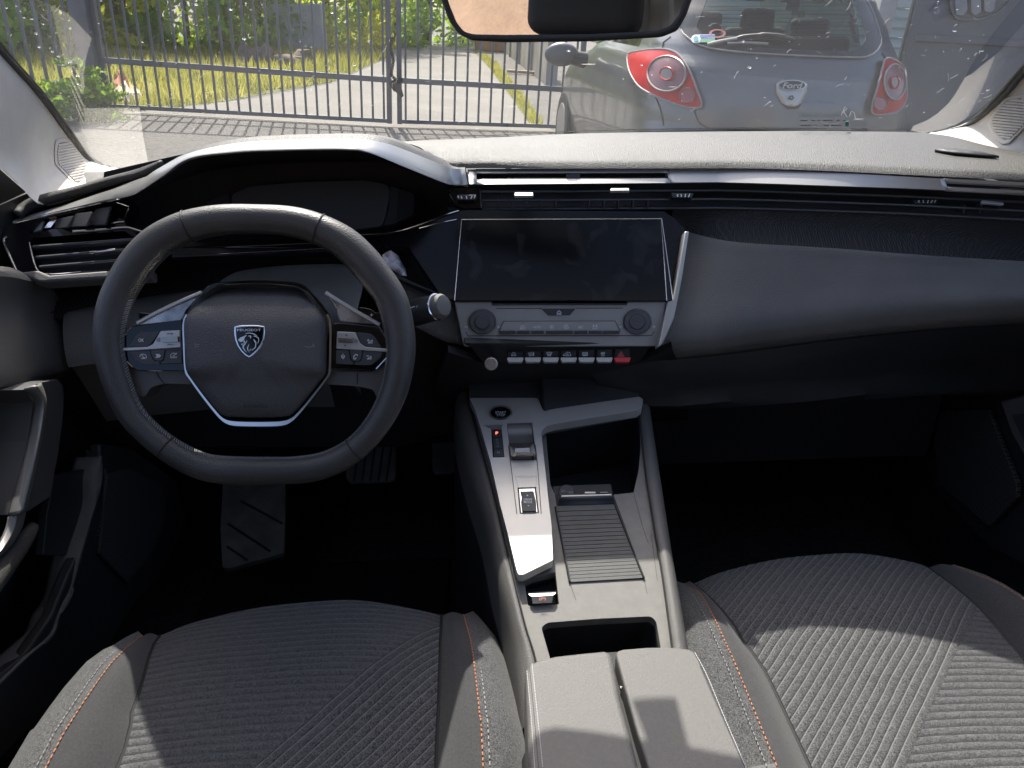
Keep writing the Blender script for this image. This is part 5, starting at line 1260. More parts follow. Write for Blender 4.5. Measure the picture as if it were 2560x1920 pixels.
fm = thing('floor_mat', 'black ribbed floor mat under the driver pedals', 'floor mat', (-.35, .95, .215))
MF = Pl(V((0, 0, .222)), V((0, 0, 1)))
add('mat_sheet', box((-.36, .93, .216), (.46, .62, .01)), M('black_rubber_mat', (.014, .014, .015), .7, var=(14, .3)), fm, bevel=.004)
bm = bmesh.new()
for k in range(8): box((-.53+k*.05, .86, .223), (.008, .30, .006), bm)
add('mat_rib', bm, RUB, fm)

# =================================================================== CABIN SHELL (roof, bulkhead, sills) and the back seat seen in the mirror
SHL = M('headliner_cloth', (.70, .68, .64), .9)
add_struct('cabin_roof', box((.04, -.70, 1.522), (1.25, 2.30, .03)), SHL)
bm = box((.04, 1.62, .54), (1.7, .04, .70)); box((-.79, .3, .55), (.04, 2.8, .72), bm); box((.89, .3, .55), (.04, 2.8, .72), bm); box((.04, -1.95, .60), (1.66, .05, .86), bm)
box((.04, 1.50, .90), (1.66, .30, .02), bm)
add_struct('cabin_bulkhead', bm, DRK)
bm = bmesh.new()
for s in (-1, 1):
    tube([V((.04+s*.80, -1.5, .9)), V((.04+s*.60, -1.6, 1.515))], .10, 8, bm)
    tube([V((.04+s*.60, .46, 1.505)), V((.04+s*.61, -1.6, 1.505))], .03, 8, bm)
add_struct('cabin_pillars', bm, DRK)
rs = thing('rear_bench', 'dark rear bench behind the front seats, seen only in the mirror', 'car seat', (.04, -1.1, .3))
add('bench_cushion', box((.04, -.95, .45), (1.3, .5, .22)), STR, rs, bevel=.05, seg=3); add('bench_back', box((.04, -1.35, .85), (1.3, .16, .65)), STR, rs, bevel=.05, seg=3)
# added cloth sheet, stands in for the viewer's grey clothes in the mirror
bm = bmesh.new(); g = []
for i in range(30):
    row = []
    for j in range(24):
        x_ = -.55+.66*i/29; z_ = .62+.72*j/23
        row.append(bm.verts.new((x_, -1.22+.03*math.sin(x_*40+z_*9)+.02*math.sin(z_*31-x_*17)+.012*math.sin(x_*95), z_)))
    g.append(row)
for a, b_ in zip(g, g[1:]):
    for j in range(23): bm.faces.new((a[j], a[j+1], b_[j+1], b_[j]))
tag(add('clothing_stand_in', orient(bm), M('wrinkled_grey_cloth', (.30, .285, .27), .9), None, solid=.004), 'wrinkled grey cloth added over the rear bench, standing in for clothing reflected in the mirror', 'cloth')
# =================================================================== YARD (it falls gently to the right of the car)
TL = R(3.1)
EX_, EY_, EZ_ = V((math.cos(TL), 0, -math.sin(TL))), V((0, 1, 0)), V((math.sin(TL), 0, math.cos(TL)))
E = lambda x, y, z: EX_*x+EY_*y+EZ_*z
G = Pl(V((0, 0, 0)), EZ_)
def gpt(x, y, h=0): return Pl(EZ_*h, EZ_)(x, y)
def ground_mat(name, c1_, c2_, c3_, s1, s2, bump):
    m = M(name, c1_, .9); nd, lk, b = nodes(m); tc = nd.new('ShaderNodeTexCoord')
    a = nd.new('ShaderNodeTexNoise'); a.inputs['Scale'].default_value = s1; a.inputs['Detail'].default_value = 6; a.inputs['Roughness'].default_value = .7
    c = nd.new('ShaderNodeTexVoronoi'); c.inputs['Scale'].default_value = s2
    for q in (a, c): lk.new(tc.outputs['Object'], q.inputs['Vector'])
    r = nd.new('ShaderNodeValToRGB'); r.color_ramp.elements[0].color = (*c1_, 1); r.color_ramp.elements[1].color = (*c2_, 1); r.color_ramp.elements[0].position = .38; r.color_ramp.elements[1].position = .64
    lk.new(a.outputs['Fac'], r.inputs[0]); mx = nd.new('ShaderNodeMix'); mx.data_type = 'RGBA'; mx.blend_type = 'MIX'
    lk.new(mth(nd, lk, 'MULTIPLY', c.outputs['Color'], .6), mx.inputs[0]); lk.new(r.outputs[0], mx.inputs[6]); mx.inputs[7].default_value = (*c3_, 1)
    lk.new(mx.outputs[2], b.inputs['Base Color']); bp = nd.new('ShaderNodeBump'); bp.inputs['Strength'].default_value = bump; bp.inputs['Distance'].default_value = .02
    lk.new(c.outputs['Distance'], bp.inputs['Height']); lk.new(bp.outputs['Normal'], b.inputs['Normal']); return m
def flat(name, pts, m, h): 
    bm = bmesh.new(); bm.faces.new([bm.verts.new(p+EZ_*h) for p in pts]); orient(bm)
    for f_ in bm.faces:
        f_.normal_update()
        if f_.normal.z < 0: f_.normal_flip()
    return tag(add(name, bm, m, smooth=False), kind='structure')
GRV = ground_mat('worn_tarmac', (.085, .077, .065), (.135, .124, .108), (.20, .186, .165), 1.7, 38, .5)
CNC = ground_mat('old_concrete', (.175, .160, .138), (.235, .216, .188), (.205, .19, .165), .9, 30, .25)
GRS = ground_mat('dry_grass_soil', (.11, .125, .04), (.19, .19, .07), (.09, .13, .035), 1.3, 26, .6)
BRN = ground_mat('brown_earth', (.15, .10, .066), (.22, .15, .10), (.18, .12, .08), 2.4, 20, .6)
flat('yard_ground', [E(-90, -1.5, 0), E(90, -1.5, 0), E(90, 160, 0), E(-90, 160, 0)], GRV, 0)
flat('earth_ground', [E(-90, -60, 0), E(90, -60, 0), E(90, -1.5, 0), E(-90, -1.5, 0)], BRN, 0)
A_ = gpt(268, 281); B_ = gpt(985, 319); C_ = gpt(1440, 333)
drive = on(G, [(330, 283), (640, 246), (830, 210), (960, 150), (1000, 126), (1180, 126), (1215, 160), (1290, 260), (1385, 330), (985, 319)])
flat('driveway', drive, CNC, .004)
grass_poly = on(G, [(-400, 262), (330, 278), (520, 262), (640, 240), (830, 205), (955, 150), (995, 120), (700, 105), (200, 100), (-600, 100)])
flat('grass_ground', grass_poly, GRS, .004)
weed_strip = on(G, [(1185, 126), (1215, 160), (1290, 260), (1330, 318), (1356, 318), (1315, 250), (1250, 170), (1205, 124)])
flat('weed_strip', weed_strip, GRS, .008)
# earth bank behind the car, what the mirror sees on its left
bm = bmesh.new(); g = []
for i in range(40):
    row = []
    for j in range(10):
        x_ = -16+20*i/39; t = j/9; row.append(bm.verts.new(E(x_, -6-3.5*t, 3.2*t**.8+.15*math.sin(x_*1.7+t*5))))
    g.append(row)
for a, b_ in zip(g, g[1:]):
    for j in range(9): bm.faces.new((a[j], a[j+1], b_[j+1], b_[j]))
orient(bm); tag(add('earth_bank', bm, BRN), kind='structure')

# =================================================================== GATE
GM = M('grey_painted_steel', (.105, .118, .138), .42, .25, var=(5, .15))
TOPZ = 1.27
gp1 = Pl(A_, (B_-A_).cross(EZ_)); 
def zrel(p): return p.dot(EZ_)
def leaf(name, label, a, b, midz0, midz1, nb, ends):
    t = thing(name, label, 'gate', a, 'steel gate leaves')
    lf = lambda t_, z: a.lerp(b, t_)+EZ_*z
    n_ = (b-a).cross(EZ_).normalized()
    bm = bmesh.new()
    for k in range(nb):
        u = (k+.5)/nb; bar(lf(u, .07), lf(u, TOPZ-.02), .021, .021, n_, bm)
    add('gate_bar', bm, GM, t, bevel=.003)
    add('bottom_rail', bar(lf(0, .065), lf(1, .065), .035, .04, EZ_), GM, t, bevel=.003)
    add('middle_rail', bar(lf(0, midz0), lf(1, midz1), .034, .055, EZ_), GM, t, bevel=.003)
    add('top_rail', bar(lf(0, TOPZ), lf(1, TOPZ), .034, .05, EZ_), GM, t, bevel=.003)
    for u in ends: add('end_stile', bar(lf(u, .04), lf(u, TOPZ+.02), .05, .05, n_), GM, t, bevel=.003)
    return t
zl = zrel(gp1(300, 153)); zr = zrel(gp1(960, 199))
gp2 = Pl(B_, (C_-B_).cross(EZ_))
leaf('gate_leaf', 'left leaf of the grey barred gate, between the thick post and the chain', A_+(B_-A_)*.012, A_.lerp(B_, .985), zl, zr, 25, (0, 1))
leaf('gate_leaf', 'right leaf of the grey barred gate running behind the silver hatchback', B_+(C_-B_)*.03, C_, zr, zrel(gp2(1385, 223)), 15, (0, 1))
ps = gpt(246, 281)
po = thing('gate_post', 'thick dark grey square steel post carrying the left gate leaf', 'post', ps)
add('post_shaft', bar(ps-EZ_*.1, ps+EZ_*2.1, .17, .17, EY_), GM, po, bevel=.006)
add('post_cap', bar(ps+EZ_*2.1, ps+EZ_*2.13, .19, .19, EY_), GM, po)
# fence left of the post
F0 = gpt(215, 279); F1 = gpt(-260, 262)
fe = thing('bar_fence', 'grey barred steel fence section left of the thick gate post', 'fence', F0)
bm = bmesh.new()
for k in range(14):
    u = (k+.3)/13; p = F0.lerp(F1, u); bar(p+EZ_*.02, p+EZ_*1.9, .028, .028, EY_, bm)
add('fence_bar', bm, GM, fe, bevel=.003)
for z_ in (.10, 1.85): add('fence_rail', bar(F0+EZ_*z_, F1+EZ_*z_, .035, .05, EZ_), GM, fe)
# chain and padlock hanging on the meeting stiles
chn = thing('gate_chain', 'rusty dark chain with padlock wrapped round the meeting stiles of the gate', 'chain', gp2(990, 215))
CHM = M('dark_rusty_chain', (.05, .042, .036), .6, .6)
bm = bmesh.new(); path = cr([gp2(*p)+V((0, -.05, 0)) for p in ((981, 95), (978, 120), (984, 150), (980, 185), (992, 200), (978, 206), (986, 222))], 34)
for k, p in enumerate(path):
    d_ = (path[min(k+1, 33)]-path[max(k-1, 0)]).normalized(); s_ = d_.cross(V((0, 1, 0)) if k % 2 else V((1, 0, 0))).normalized()
    tube([p+d_*.022*math.cos(a)+s_*.012*math.sin(a) for a in [2*math.pi*q/10 for q in range(10)]], .005, 5, bm, closed=True)
add('chain_link', bm, CHM, chn)
lk0 = gp2(990, 205)+V((0, -.06, 0)); bm = tube([lk0, lk0+V((.02, 0, -.06)), lk0+V((.06, 0, -.14))], [.035, .04, .018], 10)
box(lk0+V((.03, 0, .02)), (.09, .04, .05), bm); add('padlock', bm, CHM, chn, bevel=.004)

# =================================================================== PARKED SILVER HATCHBACK
KX, KY = 1.80, 4.30
Wz = [(.20, .76), (.32, .81), (.5, .835), (.72, .835), (.86, .815), (.96, .785), (1.05, .735), (1.2, .675), (1.35, .60), (1.44, .50), (1.48, .36)]
Rz = [(.20, .10), (.32, .02), (.45, -.04), (.6, -.05), (.66, -.01), (.8, .0), (.95, .03), (1.05, .08), (1.2, .17), (1.35, .26), (1.44, .36), (1.48, .55)]
Fz = [(.20, 3.5), (.4, 3.58), (.65, 3.58), (.78, 3.42), (.88, 3.1), (.97, 2.7), (1.2, 2.25), (1.35, 1.98), (1.44, 1.75), (1.48, 1.5)]
def ip(T, z):
    if z <= T[0][0]: return T[0][1]
    for (a, b_), (c, d_) in zip(T, T[1:]):
        if z <= c: u = (z-a)/(c-a); u = u*u*(3-2*u)*.5+u*.5; return b_+(d_-b_)*u
    return T[-1][1]
NE, BR = 2.5, .78
def yrear(x, z, dw=0):
    w = ip(Wz, z)+dw; q = min(1, abs(x)/w); return ip(Rz, z)+BR*(1-(max(0, 1-q**NE))**(1/NE))
KA = R(3.4); KC, KN_ = math.cos(KA), math.sin(KA)
def Kw(x, y, z): return E(KX+x*KC-y*KN_, KY+x*KN_+y*KC, z)
def Kl(p):
    u, v = p.dot(EX_)-KX, p.dot(EY_)-KY; return V((u*KC+v*KN_, -u*KN_+v*KC, p.dot(EZ_)))
def KS(off=0.0):
    def f(x, y):
        d = ray(x, y); lo, hi = 3.6, 7.0; 
        g_ = lambda t: (lambda q: -1 if abs(q.x) > ip(Wz, q.z)+off*.8-1e-4 else q.y-yrear(q.x, q.z, off*.8)+off)(Kl(CAM+d*t))
        t = lo; found = None
        while t < hi:
            if g_(t) > 0: found = t; break
            t += .03
        if found is None:
            # grazing ray: take the closest approach to the flank
            best = min((abs(abs(Kl(CAM+d*(3.6+.03*i)).x)-ip(Wz, Kl(CAM+d*(3.6+.03*i)).z)), 3.6+.03*i) for i in range(100)); return CAM+d*best[1]
        a, b_ = found-.03, found
        for _ in range(20):
            m_ = (a+b_)/2
            if g_(m_) > 0: b_ = m_
            else: a = m_
        return CAM+d*b_
    return f
ka = thing('parked_hatchback', 'small silver grey hatchback parked tail towards us with round red tail lamps', 'car', Kw(0, 1.7, 0))
PNT = M('silver_grey_paint', (.130, .138, .146), .32, .45, coat=.5, var=(4, .04))
zs_l = [.20, .26, .32, .40, .48, .56, .62, .66, .70, .76, .82, .88, .93, .97, 1.01, 1.05, 1.1, 1.15, 1.2, 1.25, 1.3, 1.35, 1.39, 1.42, 1.445, 1.462, 1.475, 1.48]
zs_l = sorted(zs_l+[(a+b_)/2 for a, b_ in zip(zs_l, zs_l[1:])])
def kring(z):
    w = ip(Wz, z); yr = ip(Rz, z); yf = ip(Fz, z); pts = []
    sg = lambda v, e: math.copysign(abs(v)**e, v)
    for k in range(65):
        th = -math.pi/2+math.pi*k/64; pts.append((w*sg(math.sin(th), 2/NE), yr+BR*(1-abs(math.cos(th))**(2/NE))))
    y0 = yr+BR; bf = min(.7, (yf-y0)*.5); 
    for k in range(1, 12): pts.append((w, y0+(yf-bf-y0)*k/12))
    for k in range(25):
        th = math.pi/2-math.pi*k/24; pts.append((w*sg(math.sin(th), 2/2.6), yf-bf*(1-abs(math.cos(th))**(2/2.6))))
    for k in range(11, 0, -1): pts.append((-w, y0+(yf-bf-y0)*k/12))
    return [V((x, y, z)) for x, y in pts]
def scr_px(p): v = p-CAM; d = v.dot(FW); return (1280+FPX*v.dot(RT)/d, 960-FPX*v.dot(UP)/d)
def inside(p, poly):
    r = False; x, y = p
    for (a, b_), (c, d_) in zip(poly, poly[1:]+poly[:1]):
        if (b_ > y) != (d_ > y) and x < (c-a)*(y-b_)/(d_-b_)+a: r = not r
    return r
win = c3((98, 178), (140, 225), (210, 272), (320, 302), (500, 322), (900, 345), (1150, 352), (1240, 350), (1300, 322), (1335, 270), (1332, 225), (1290, 90), (1240, -20), (1180, -160), (1090, -260), (700, -300), (340, -270), (230, -160), (165, -10), (125, 100))
wcore = inset(win, .90)
rings = [kring(z) for z in zs_l]
dense = []
for r in rings: dense.append([Kw(*p) for p in r])
bm = bmesh.new(); gv = [[bm.verts.new(p) for p in r] for r in dense]; nr = len(gv[0])
for a, b_ in zip(gv, gv[1:]):
    for i in range(nr): bm.faces.new((a[i], a[(i+1) % nr], b_[(i+1) % nr], b_[i]))
bm.faces.new(gv[-1]); bmesh.ops.recalc_face_normals(bm, faces=bm.faces)
bmesh.ops.subdivide_edges(bm, edges=[e for e in bm.edges if all(Kl(v.co).y < .8 and Kl(v.co).z > .9 for v in e.verts)], cuts=2, use_grid_fill=True)
kill = []
for f_ in bm.faces:
    c = f_.calc_center_median(); q = Kl(c)
    if q.y < 1.0 and inside(scr_px(c), wcore): kill.append(f_)
    elif 1.02 < q.z < 1.36 and q.y > 1.05 and not (1.68 < q.y < 1.80): kill.append(f_)
bmesh.ops.delete(bm, geom=kill, context='FACES')
add('body', bm, PNT, ka, ang=50)
# dark inside: shelf, seats, wheel-side trim
KIN = M('hatchback_interior', (.035, .036, .036), .8)
bm = bmesh.new(); lay = [Kw(x*.95, y, .96) for x, y in [(p.x, p.y) for p in kring(.96)]]
f_ = bm.faces.new([bm.verts.new(p) for p in lay]); add('parcel_shelf', bm, KIN, ka, smooth=False)
add('rear_seat', box(Kw(0, 1.0, .98), (1.25, .16, .30)), KIN, ka, bevel=.04, seg=3)
for x_ in (-.36, .36):
    for y_, z_ in ((1.0, 1.17), (1.85, 1.22)):
        add('headrest', box(Kw(x_, y_, z_), (.25, .09, .17)), KIN, ka, bevel=.035, seg=3)
    add('front_seat', box(Kw(x_, 1.85, .98), (.46, .12, .4)), KIN, ka, bevel=.05, seg=3)
# rear window: black border and tinted pane
gk = bpy.data.materials.new('tinted_car_glass'); gk.use_nodes = True; nt = gk.node_tree; nt.nodes.clear(); nd = nt.nodes; lk = nt.links
o_ = nd.new('ShaderNodeOutputMaterial'); t_ = nd.new('ShaderNodeBsdfTransparent'); t_.inputs[0].default_value = (.42, .50, .46, 1); g_ = nd.new('ShaderNodeBsdfGlossy'); g_.inputs['Roughness'].default_value = .03
f__ = nd.new('ShaderNodeFresnel'); f__.inputs[0].default_value = 1.5; m_ = nd.new('ShaderNodeMixShader'); lk.new(f__.outputs[0], m_.inputs[0]); lk.new(t_.outputs[0], m_.inputs[1]); lk.new(g_.outputs[0], m_.inputs[2]); lk.new(m_.outputs[0], o_.inputs[0])
kw_ = add('rear_window', patch(inset(win, .955), KS(.012), 5), gk, ka, ang=60)
bord = bmesh.new(); N = len(win); w_in = inset(win, .84); f1 = KS(.016)
W1 = [tuple(p)[:2] for p in cr([(*p, 0) for p in win], 80, True)]; W2 = [tuple(p)[:2] for p in cr([(*p, 0) for p in w_in], 80, True)]
rws = [[f1(a[0]+(b_[0]-a[0])*t, a[1]+(b_[1]-a[1])*t) for a, b_ in zip(W1+W1[:1], W2+W2[:1])] for t in (0, .33, .66, 1)]
add('window_border', sheet(rws), M('black_glass_border', (.02, .022, .024), .12, coat=.3), kw_)
add('window_seal', tube([f1(*p) for p in W1], .005, 6, closed=True), SAT, kw_)
bm = bmesh.new(); f2 = KS(.013)
for k in range(9):
    y_ = 20+k*13; a = c3((230+k*2, y_*1.9))[0]; b_ = c3((1230-k*0, y_*1.9))[0]
    tube([f2(a[0]+(b_[0]-a[0])*u/12, a[1]) for u in range(13)], .0012, 4, bm)
add('heater_wire', bm, KIN, kw_)
# wiper
f3 = KS(.04)
wp = add('rear_wiper', tube(cr([f3(*p) for p in c3((800, 250), (780, 240), (700, 224), (600, 218), (500, 224), (450, 236))], 20), [.010]*4+[.016]*8+[.011]*8, 8), BLK, ka)
add('wiper_blade', tube(cr([f3(*p) for p in c3((268, 270), (350, 250), (450, 234))], 10), .008, 6), SIL, wp)
add('wiper_blade', tube(cr([f3(*p) for p in c3((390, 266), (520, 262), (640, 268))], 10), .006, 6), GRM, wp)
# stickers in the window corner
fs = KS(.022)
sk = add('window_sticker', patch(rnd(c3((195, 212), (312, 210), (314, 258), (198, 262)), 1.5), fs, 2), M('sticker_white', (.75, .78, .80), .5), ka, label='white and green inspection sticker in the corner of the rear window')
fs2 = KS(.026)
add('sticker_stripe', patch(c3((222, 214), (311, 212), (311, 228), (222, 230)), fs2, 2), M('sticker_blue', (.10, .16, .45), .5), sk)
add('sticker_stripe', patch(c3((222, 240), (312, 238), (313, 257), (222, 259)), fs2, 2), M('sticker_green', (.14, .45, .22), .5), sk)
add('sticker_disc', patch(ell(*c3((196, 239))[0], 12, 11, 20), fs2, 2), M('sticker_pale', (.72, .78, .78), .5), sk)
add('sticker_disc', patch(ell(*c3((196, 239))[0], 6, 7, 14), KS(.029), 2), M('sticker_teal', (.12, .38, .42), .5), sk)
bm = bmesh.new(); ring = ell(*c3((328, 205))[0], 21, 11, 28); 
a_ = [fs(*p) for p in ring]; b_ = [fs(*p) for p in inset(ring, .68)]
add('window_sticker', sheet([a_+a_[:1], b_+b_[:1]]), M('sticker_red', (.50, .14, .12), .5), ka, label='round red rimmed sticker seen through the rear window')
# tail lamps
LRED = M('red_lamp_lens', (.52, .003, .009), .3, spec=.12); LDK = M('lamp_bowl_grey', (.22, .075, .085), .25, coat=.3); LCH = CHR
nodes(LRED)[2].inputs['Emission Color'].default_value = (1, .03, .03, 1); nodes(LRED)[2].inputs['Emission Strength'].default_value = 0.0
def lamp(poly, bowl, small, glow):
    fo = KS(.026); t = add('tail_lamp', patch(rnd(poly, 5), fo, 4), LRED, ka, solid=-.0, ang=60)
    edge = [KS(.026)(*p) for p in [tuple(q)[:2] for q in cr([(*p, 0) for p in poly], 50, True)]]
    add('lamp_edge', tube(edge, .006, 6, closed=True), GRM, t)
    bx, by, rx, ry = bowl
    add('lamp_bowl', patch(ell(bx, by, rx, ry, 36), KS(.034), 4), LDK, t, ang=60)
    add('lamp_ring', tube([KS(.037)(*p) for p in ell(bx, by, rx, ry, 40)], .0055, 6, closed=True), SAT, t)
    add('lamp_bulb', patch(ell(bx-rx*.02, by+ry*.02, rx*.30, ry*.30, 20), KS(.042), 3), M('bulb_glass_grey', (.22, .20, .18), .3, coat=.2), t)
    add('lamp_ring', tube([KS(.043)(*p) for p in ell(bx, by, rx*.36, ry*.36, 26)], .004, 5, closed=True), LRED, t)
    sx, sy, s1, s2 = small
    add('lamp_reflector', patch(ell(sx, sy, s1, s2, 24), KS(.034), 3), M('dark_red_reflector', (.30, .03, .04), .2, coat=.6), t)
    add('lamp_ring', tube([KS(.036)(*p) for p in ell(sx, sy, s1, s2, 26)], .003, 5, closed=True), LDK, t)
    return t
lamp(z5((465, 165), (520, 148), (600, 138), (680, 140), (745, 170), (800, 250), (845, 360), (872, 440), (862, 462), (800, 462), (720, 440), (620, 400), (530, 350), (480, 280), (462, 220)), (*z5((678, 274))[0], 48, 44), (*z5((792, 393))[0], 19, 18), None)
lamp(z5((1893, 190), (1950, 205), (1990, 240), (2003, 310), (2002, 420), (1960, 480), (1880, 500), (1820, 496), (1815, 450), (1850, 330), (1870, 250)), (*z5((1942, 320))[0], 27, 44), (*z5((1862, 440))[0], 17, 16), None)
# tailgate joint, bumper line, badge, handle
def seam(pts, r=.004, off_=.002, mat=DRK, name='panel_gap', parent=ka, nn=40):
    f_ = KS(off_); return add(name, tube([f_(*tuple(p)[:2]) for p in cr([(*q, 0) for q in pts], nn)], r, 5), mat, parent)
seam(z5((830, 470), (850, 530), (880, 562), (960, 580), (1300, 590), (1700, 596)))
seam(z5((660, 100), (655, 130), (640, 145))); seam(z5((495, 330), (570, 330), (600, 370), (640, 460), (662, 560)))
seam(z5((1870, 160), (1895, 200))); seam(z5((700, 70), (660, 100)), .003)
BO = KS(.018)
bd = add('badge_plinth', patch(rnd(z5((1284, 330), (1300, 316), (1370, 310), (1440, 318), (1458, 334), (1452, 380), (1420, 440), (1390, 458), (1350, 456), (1320, 440), (1290, 385)), 4), BO, 4), SIL, ka, solid=.02, ang=60)
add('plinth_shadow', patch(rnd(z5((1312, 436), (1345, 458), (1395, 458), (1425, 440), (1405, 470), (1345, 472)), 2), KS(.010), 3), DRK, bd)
ov = ell(*z5((1373, 338))[0], 36, 13.5, 44, 0); f5 = KS(.032)
add('oval_badge', patch(ov, f5, 4), SIL, bd, ang=60)
add('badge_field', patch(ell(*z5((1373, 338))[0], 32, 11, 40), KS(.036), 4), M('badge_dark_grey', (.045, .050, .060), .4, spec=.2), bd, ang=60)
bm = text('Ford', KS(.040), *z5((1375, 340))[0], 46, 15, shear=.35); add('badge_lettering', bm, SIL, bd, smooth=False)
bm = strokes([z5((1352, 415), (1362, 400), (1374, 398), (1380, 408), (1370, 418), (1358, 412))], 3.5, KS(.030)); add('tailgate_lock', bm, KEY, bd)
# left door mirror, side window trim, wheels
ml = thing and None
mp0 = Kw(-.93, 2.0, 1.0)
mm = bmesh.new(); bmesh.ops.create_uvsphere(mm, u_segments=24, v_segments=16, radius=1); bmesh.ops.transform(mm, matrix=Matrix.Translation(atY(6.3)(1404, 136)) @ Matrix.Diagonal((.13, .06, .085, 1)), verts=mm.verts)
mo_ = add('door_mirror', mm, M('mirror_shell_grey', (.12, .125, .13), .4, .3), ka)
add('mirror_arm', tube([atY(6.3)(1425, 142), atY(6.35)(1460, 150)], [.05, .06], 12), BLK, mo_)
for sx in (-1, 1):
    for yy in (.62, 2.92):
        add('wheel', tube([Kw(sx*.70, yy, .29), Kw(sx*.845, yy, .29)], .285, 32), M('tyre_black', (.015, .015, .016), .85), ka, bevel=.02)
        add('wheel_rim', tube([Kw(sx*.80, yy, .29), Kw(sx*.852, yy, .29)], .19, 24), SAT, ka, bevel=.01)
add('bumper', tube([Kw(p.x*1.012, p.y-.02, .52) for p in kring(.5)[4:62:2]], .05, 10), PNT, ka)
# side glass strips
for sx in (-1, 1):
    pts = [[Kw(sx*(ip(Wz, z)-.006), y, z) for y in (.95, 1.3, 1.7, 2.1, 2.4)] for z in (1.0, 1.12, 1.25, 1.37)]
    add('side_window', sheet(pts), gk, ka)

# =================================================================== RIGHT: white post and blue grey sheet metal gate
wpb = gpt(2205, 560); wy = E(0, 5.6, 0).y
pb = Pl(V((0, 5.55, 0)), V((0, -1, 0)))
q0 = pb(2207, 60)
wpst = thing('white_post', 'off white square post between the silver hatchback and the blue grey sheet gate', 'post', E(q0.dot(EX_), 5.55, 0))
xq = q0.dot(EX_); add('post_shaft', bar(E(xq, 5.6, 0), E(xq+.02, 5.6, 2.6), .115, .115, EY_), M('off_white_render', (.50, .48, .45), .8, var=(8, .1)), wpst, bevel=.006)
x0 = pb(2243, 120).dot(EX_); sg_ = thing('sheet_gate', 'blue grey sheet metal gate panel with a cross rail and a slotted oval opening', 'gate', E(x0, 5.5, 0))
SGM = M('blue_grey_sheet', (.090, .106, .132), .5, .3, var=(1.4, .10), bump=(3, .08))
add('sheet_panel', box(E(x0+1.3, 5.5, 1.3), (2.6, .03, 2.6), None, Matrix((EX_, EY_, EZ_)).transposed()), SGM, sg_, bevel=.004)
zc1 = pb(2400, 100).dot(EZ_)
add('cross_rail', bar(E(x0+.03, 5.475, zc1), E(x0+2.6, 5.475, zc1), .03, .045, EZ_), SGM, sg_, bevel=.004)
add('edge_frame', bar(E(x0+.03, 5.47, .02), E(x0+.03, 5.47, 2.6), .05, .06, EY_), SGM, sg_, bevel=.004)
PS = Pl(V((0, 5.48, 0)), V((0, -1, 0)))
ho = rnd(c3((1740, -160), (1760, 60), (1790, 120), (1850, 130), (1950, 125), (2070, 80), (2180, -20), (2260, -160)), 8)
hi_ = inset(ho, .86)
add('opening_rim', plate(ho, PS.off(.02), .02, [hi_]), SGM, sg_, bevel=.006)
add('opening_back', plate(hi_, PS.off(.003), .002), M('opening_grey', (.09, .10, .12), .6), sg_)
for p in (c3((1785, -60), (1860, -60), (1865, 60), (1840, 96), (1795, 92)), c3((1885, -60), (1945, -60), (1950, 70), (1915, 95), (1890, 78)), c3((1965, -60), (2045, -60), (2030, 60), (2000, 78), (1970, 68))):
    add('opening_slat', plate(rnd(p, 2), PS.off(.03), .025), M('slat_pale_grey', (.24, .25, .265), .6), sg_, bevel=.006)

# =================================================================== beyond the gate
def blob(name, label, cat, center, size, m, seed, group=None, n_=2):
    random.seed(seed); bm = bmesh.new(); bmesh.ops.create_icosphere(bm, subdivisions=n_, radius=1)
    for v in bm.verts:
        k = 1+.25*math.sin(v.co.x*5+seed)+.2*math.sin(v.co.y*7+seed*2)+random.uniform(-.15, .15); v.co = v.co*k
        v.co = center+V((v.co.x*size[0], v.co.y*size[1], max(-.05, v.co.z)*size[2]))
    return tag(add(name, bm, m, ang=50), label, cat, group)
CRM = M('cream_plastic_sheet', (.72, .62, .42), .55, var=(3, .25)); TRC = M('terracotta_rag', (.55, .26, .14), .8, var=(5, .2))
def crumple(name, label, cat, pxpoly, h, m, seed):
    random.seed(seed); P = on(G, pxpoly); c = sum(P, V())/len(P); bm = bmesh.new(); rings = []
    for s, hh in ((1, 0), (.8, h*.7), (.5, h), (.2, h*.8)):
        rings.append([bm.verts.new(c+(p-c)*s+EZ_*(hh*random.uniform(.5, 1.3))) for p in lin([tuple(q) for q in P+P[:1]], 30)[:-1]])
    for a, b_ in zip(rings, rings[1:]):
        for i in range(29): bm.faces.new((a[i], a[(i+1) % 29], b_[(i+1) % 29], b_[i]))
    bm.faces.new(rings[-1]); return tag(add(name, orient(bm), m, smooth=False), label, cat)
crumple('plastic_sheet', 'crumpled cream plastic sheet on the grass just right of the thick gate post', 'sheet', [(280, 255), (300, 235), (330, 232), (360, 245), (362, 262), (320, 266)], .14, CRM, 3)
crumple('plastic_sheet', 'long cream plastic sheet lying behind the bar fence left of the gate post', 'sheet', [(90, 262), (120, 235), (180, 232), (240, 238), (236, 258), (150, 262)], .16, CRM, 5)
crumple('rag', 'terracotta coloured rag on top of the cream sheet by the post', 'rag', [(282, 240), (298, 226), (322, 228), (330, 240), (305, 244)], .22, TRC, 8)
WD = M('weathered_wood', (.36, .27, .16), .8, var=(6, .2))
def plank(label, a, b_, w_, m=WD, h=.05, nm='plank', cat='plank'):
    p, q = G(*a), G(*b_); tag(add(nm, bar(p+EZ_*h, q+EZ_*h, w_, .05, EZ_), m, bevel=.004), label, cat, 'timber lying beyond the gate')
plank('long pale plank lying across the weeds right of the driveway', (1268, 184), (1360, 190), .14)
plank('short pale board leaning at the foot of the concrete wall', (1350, 192), (1362, 172), .14, h=.12)
tag(add('timber_pile', box(gpt(1240, 128)+EZ_*.25, (1.3, .8, .5)), M('orange_timber', (.50, .24, .09), .8, var=(2, .35)), bevel=.05), 'orange stack of timber under the mirror beside the wall', 'timber')
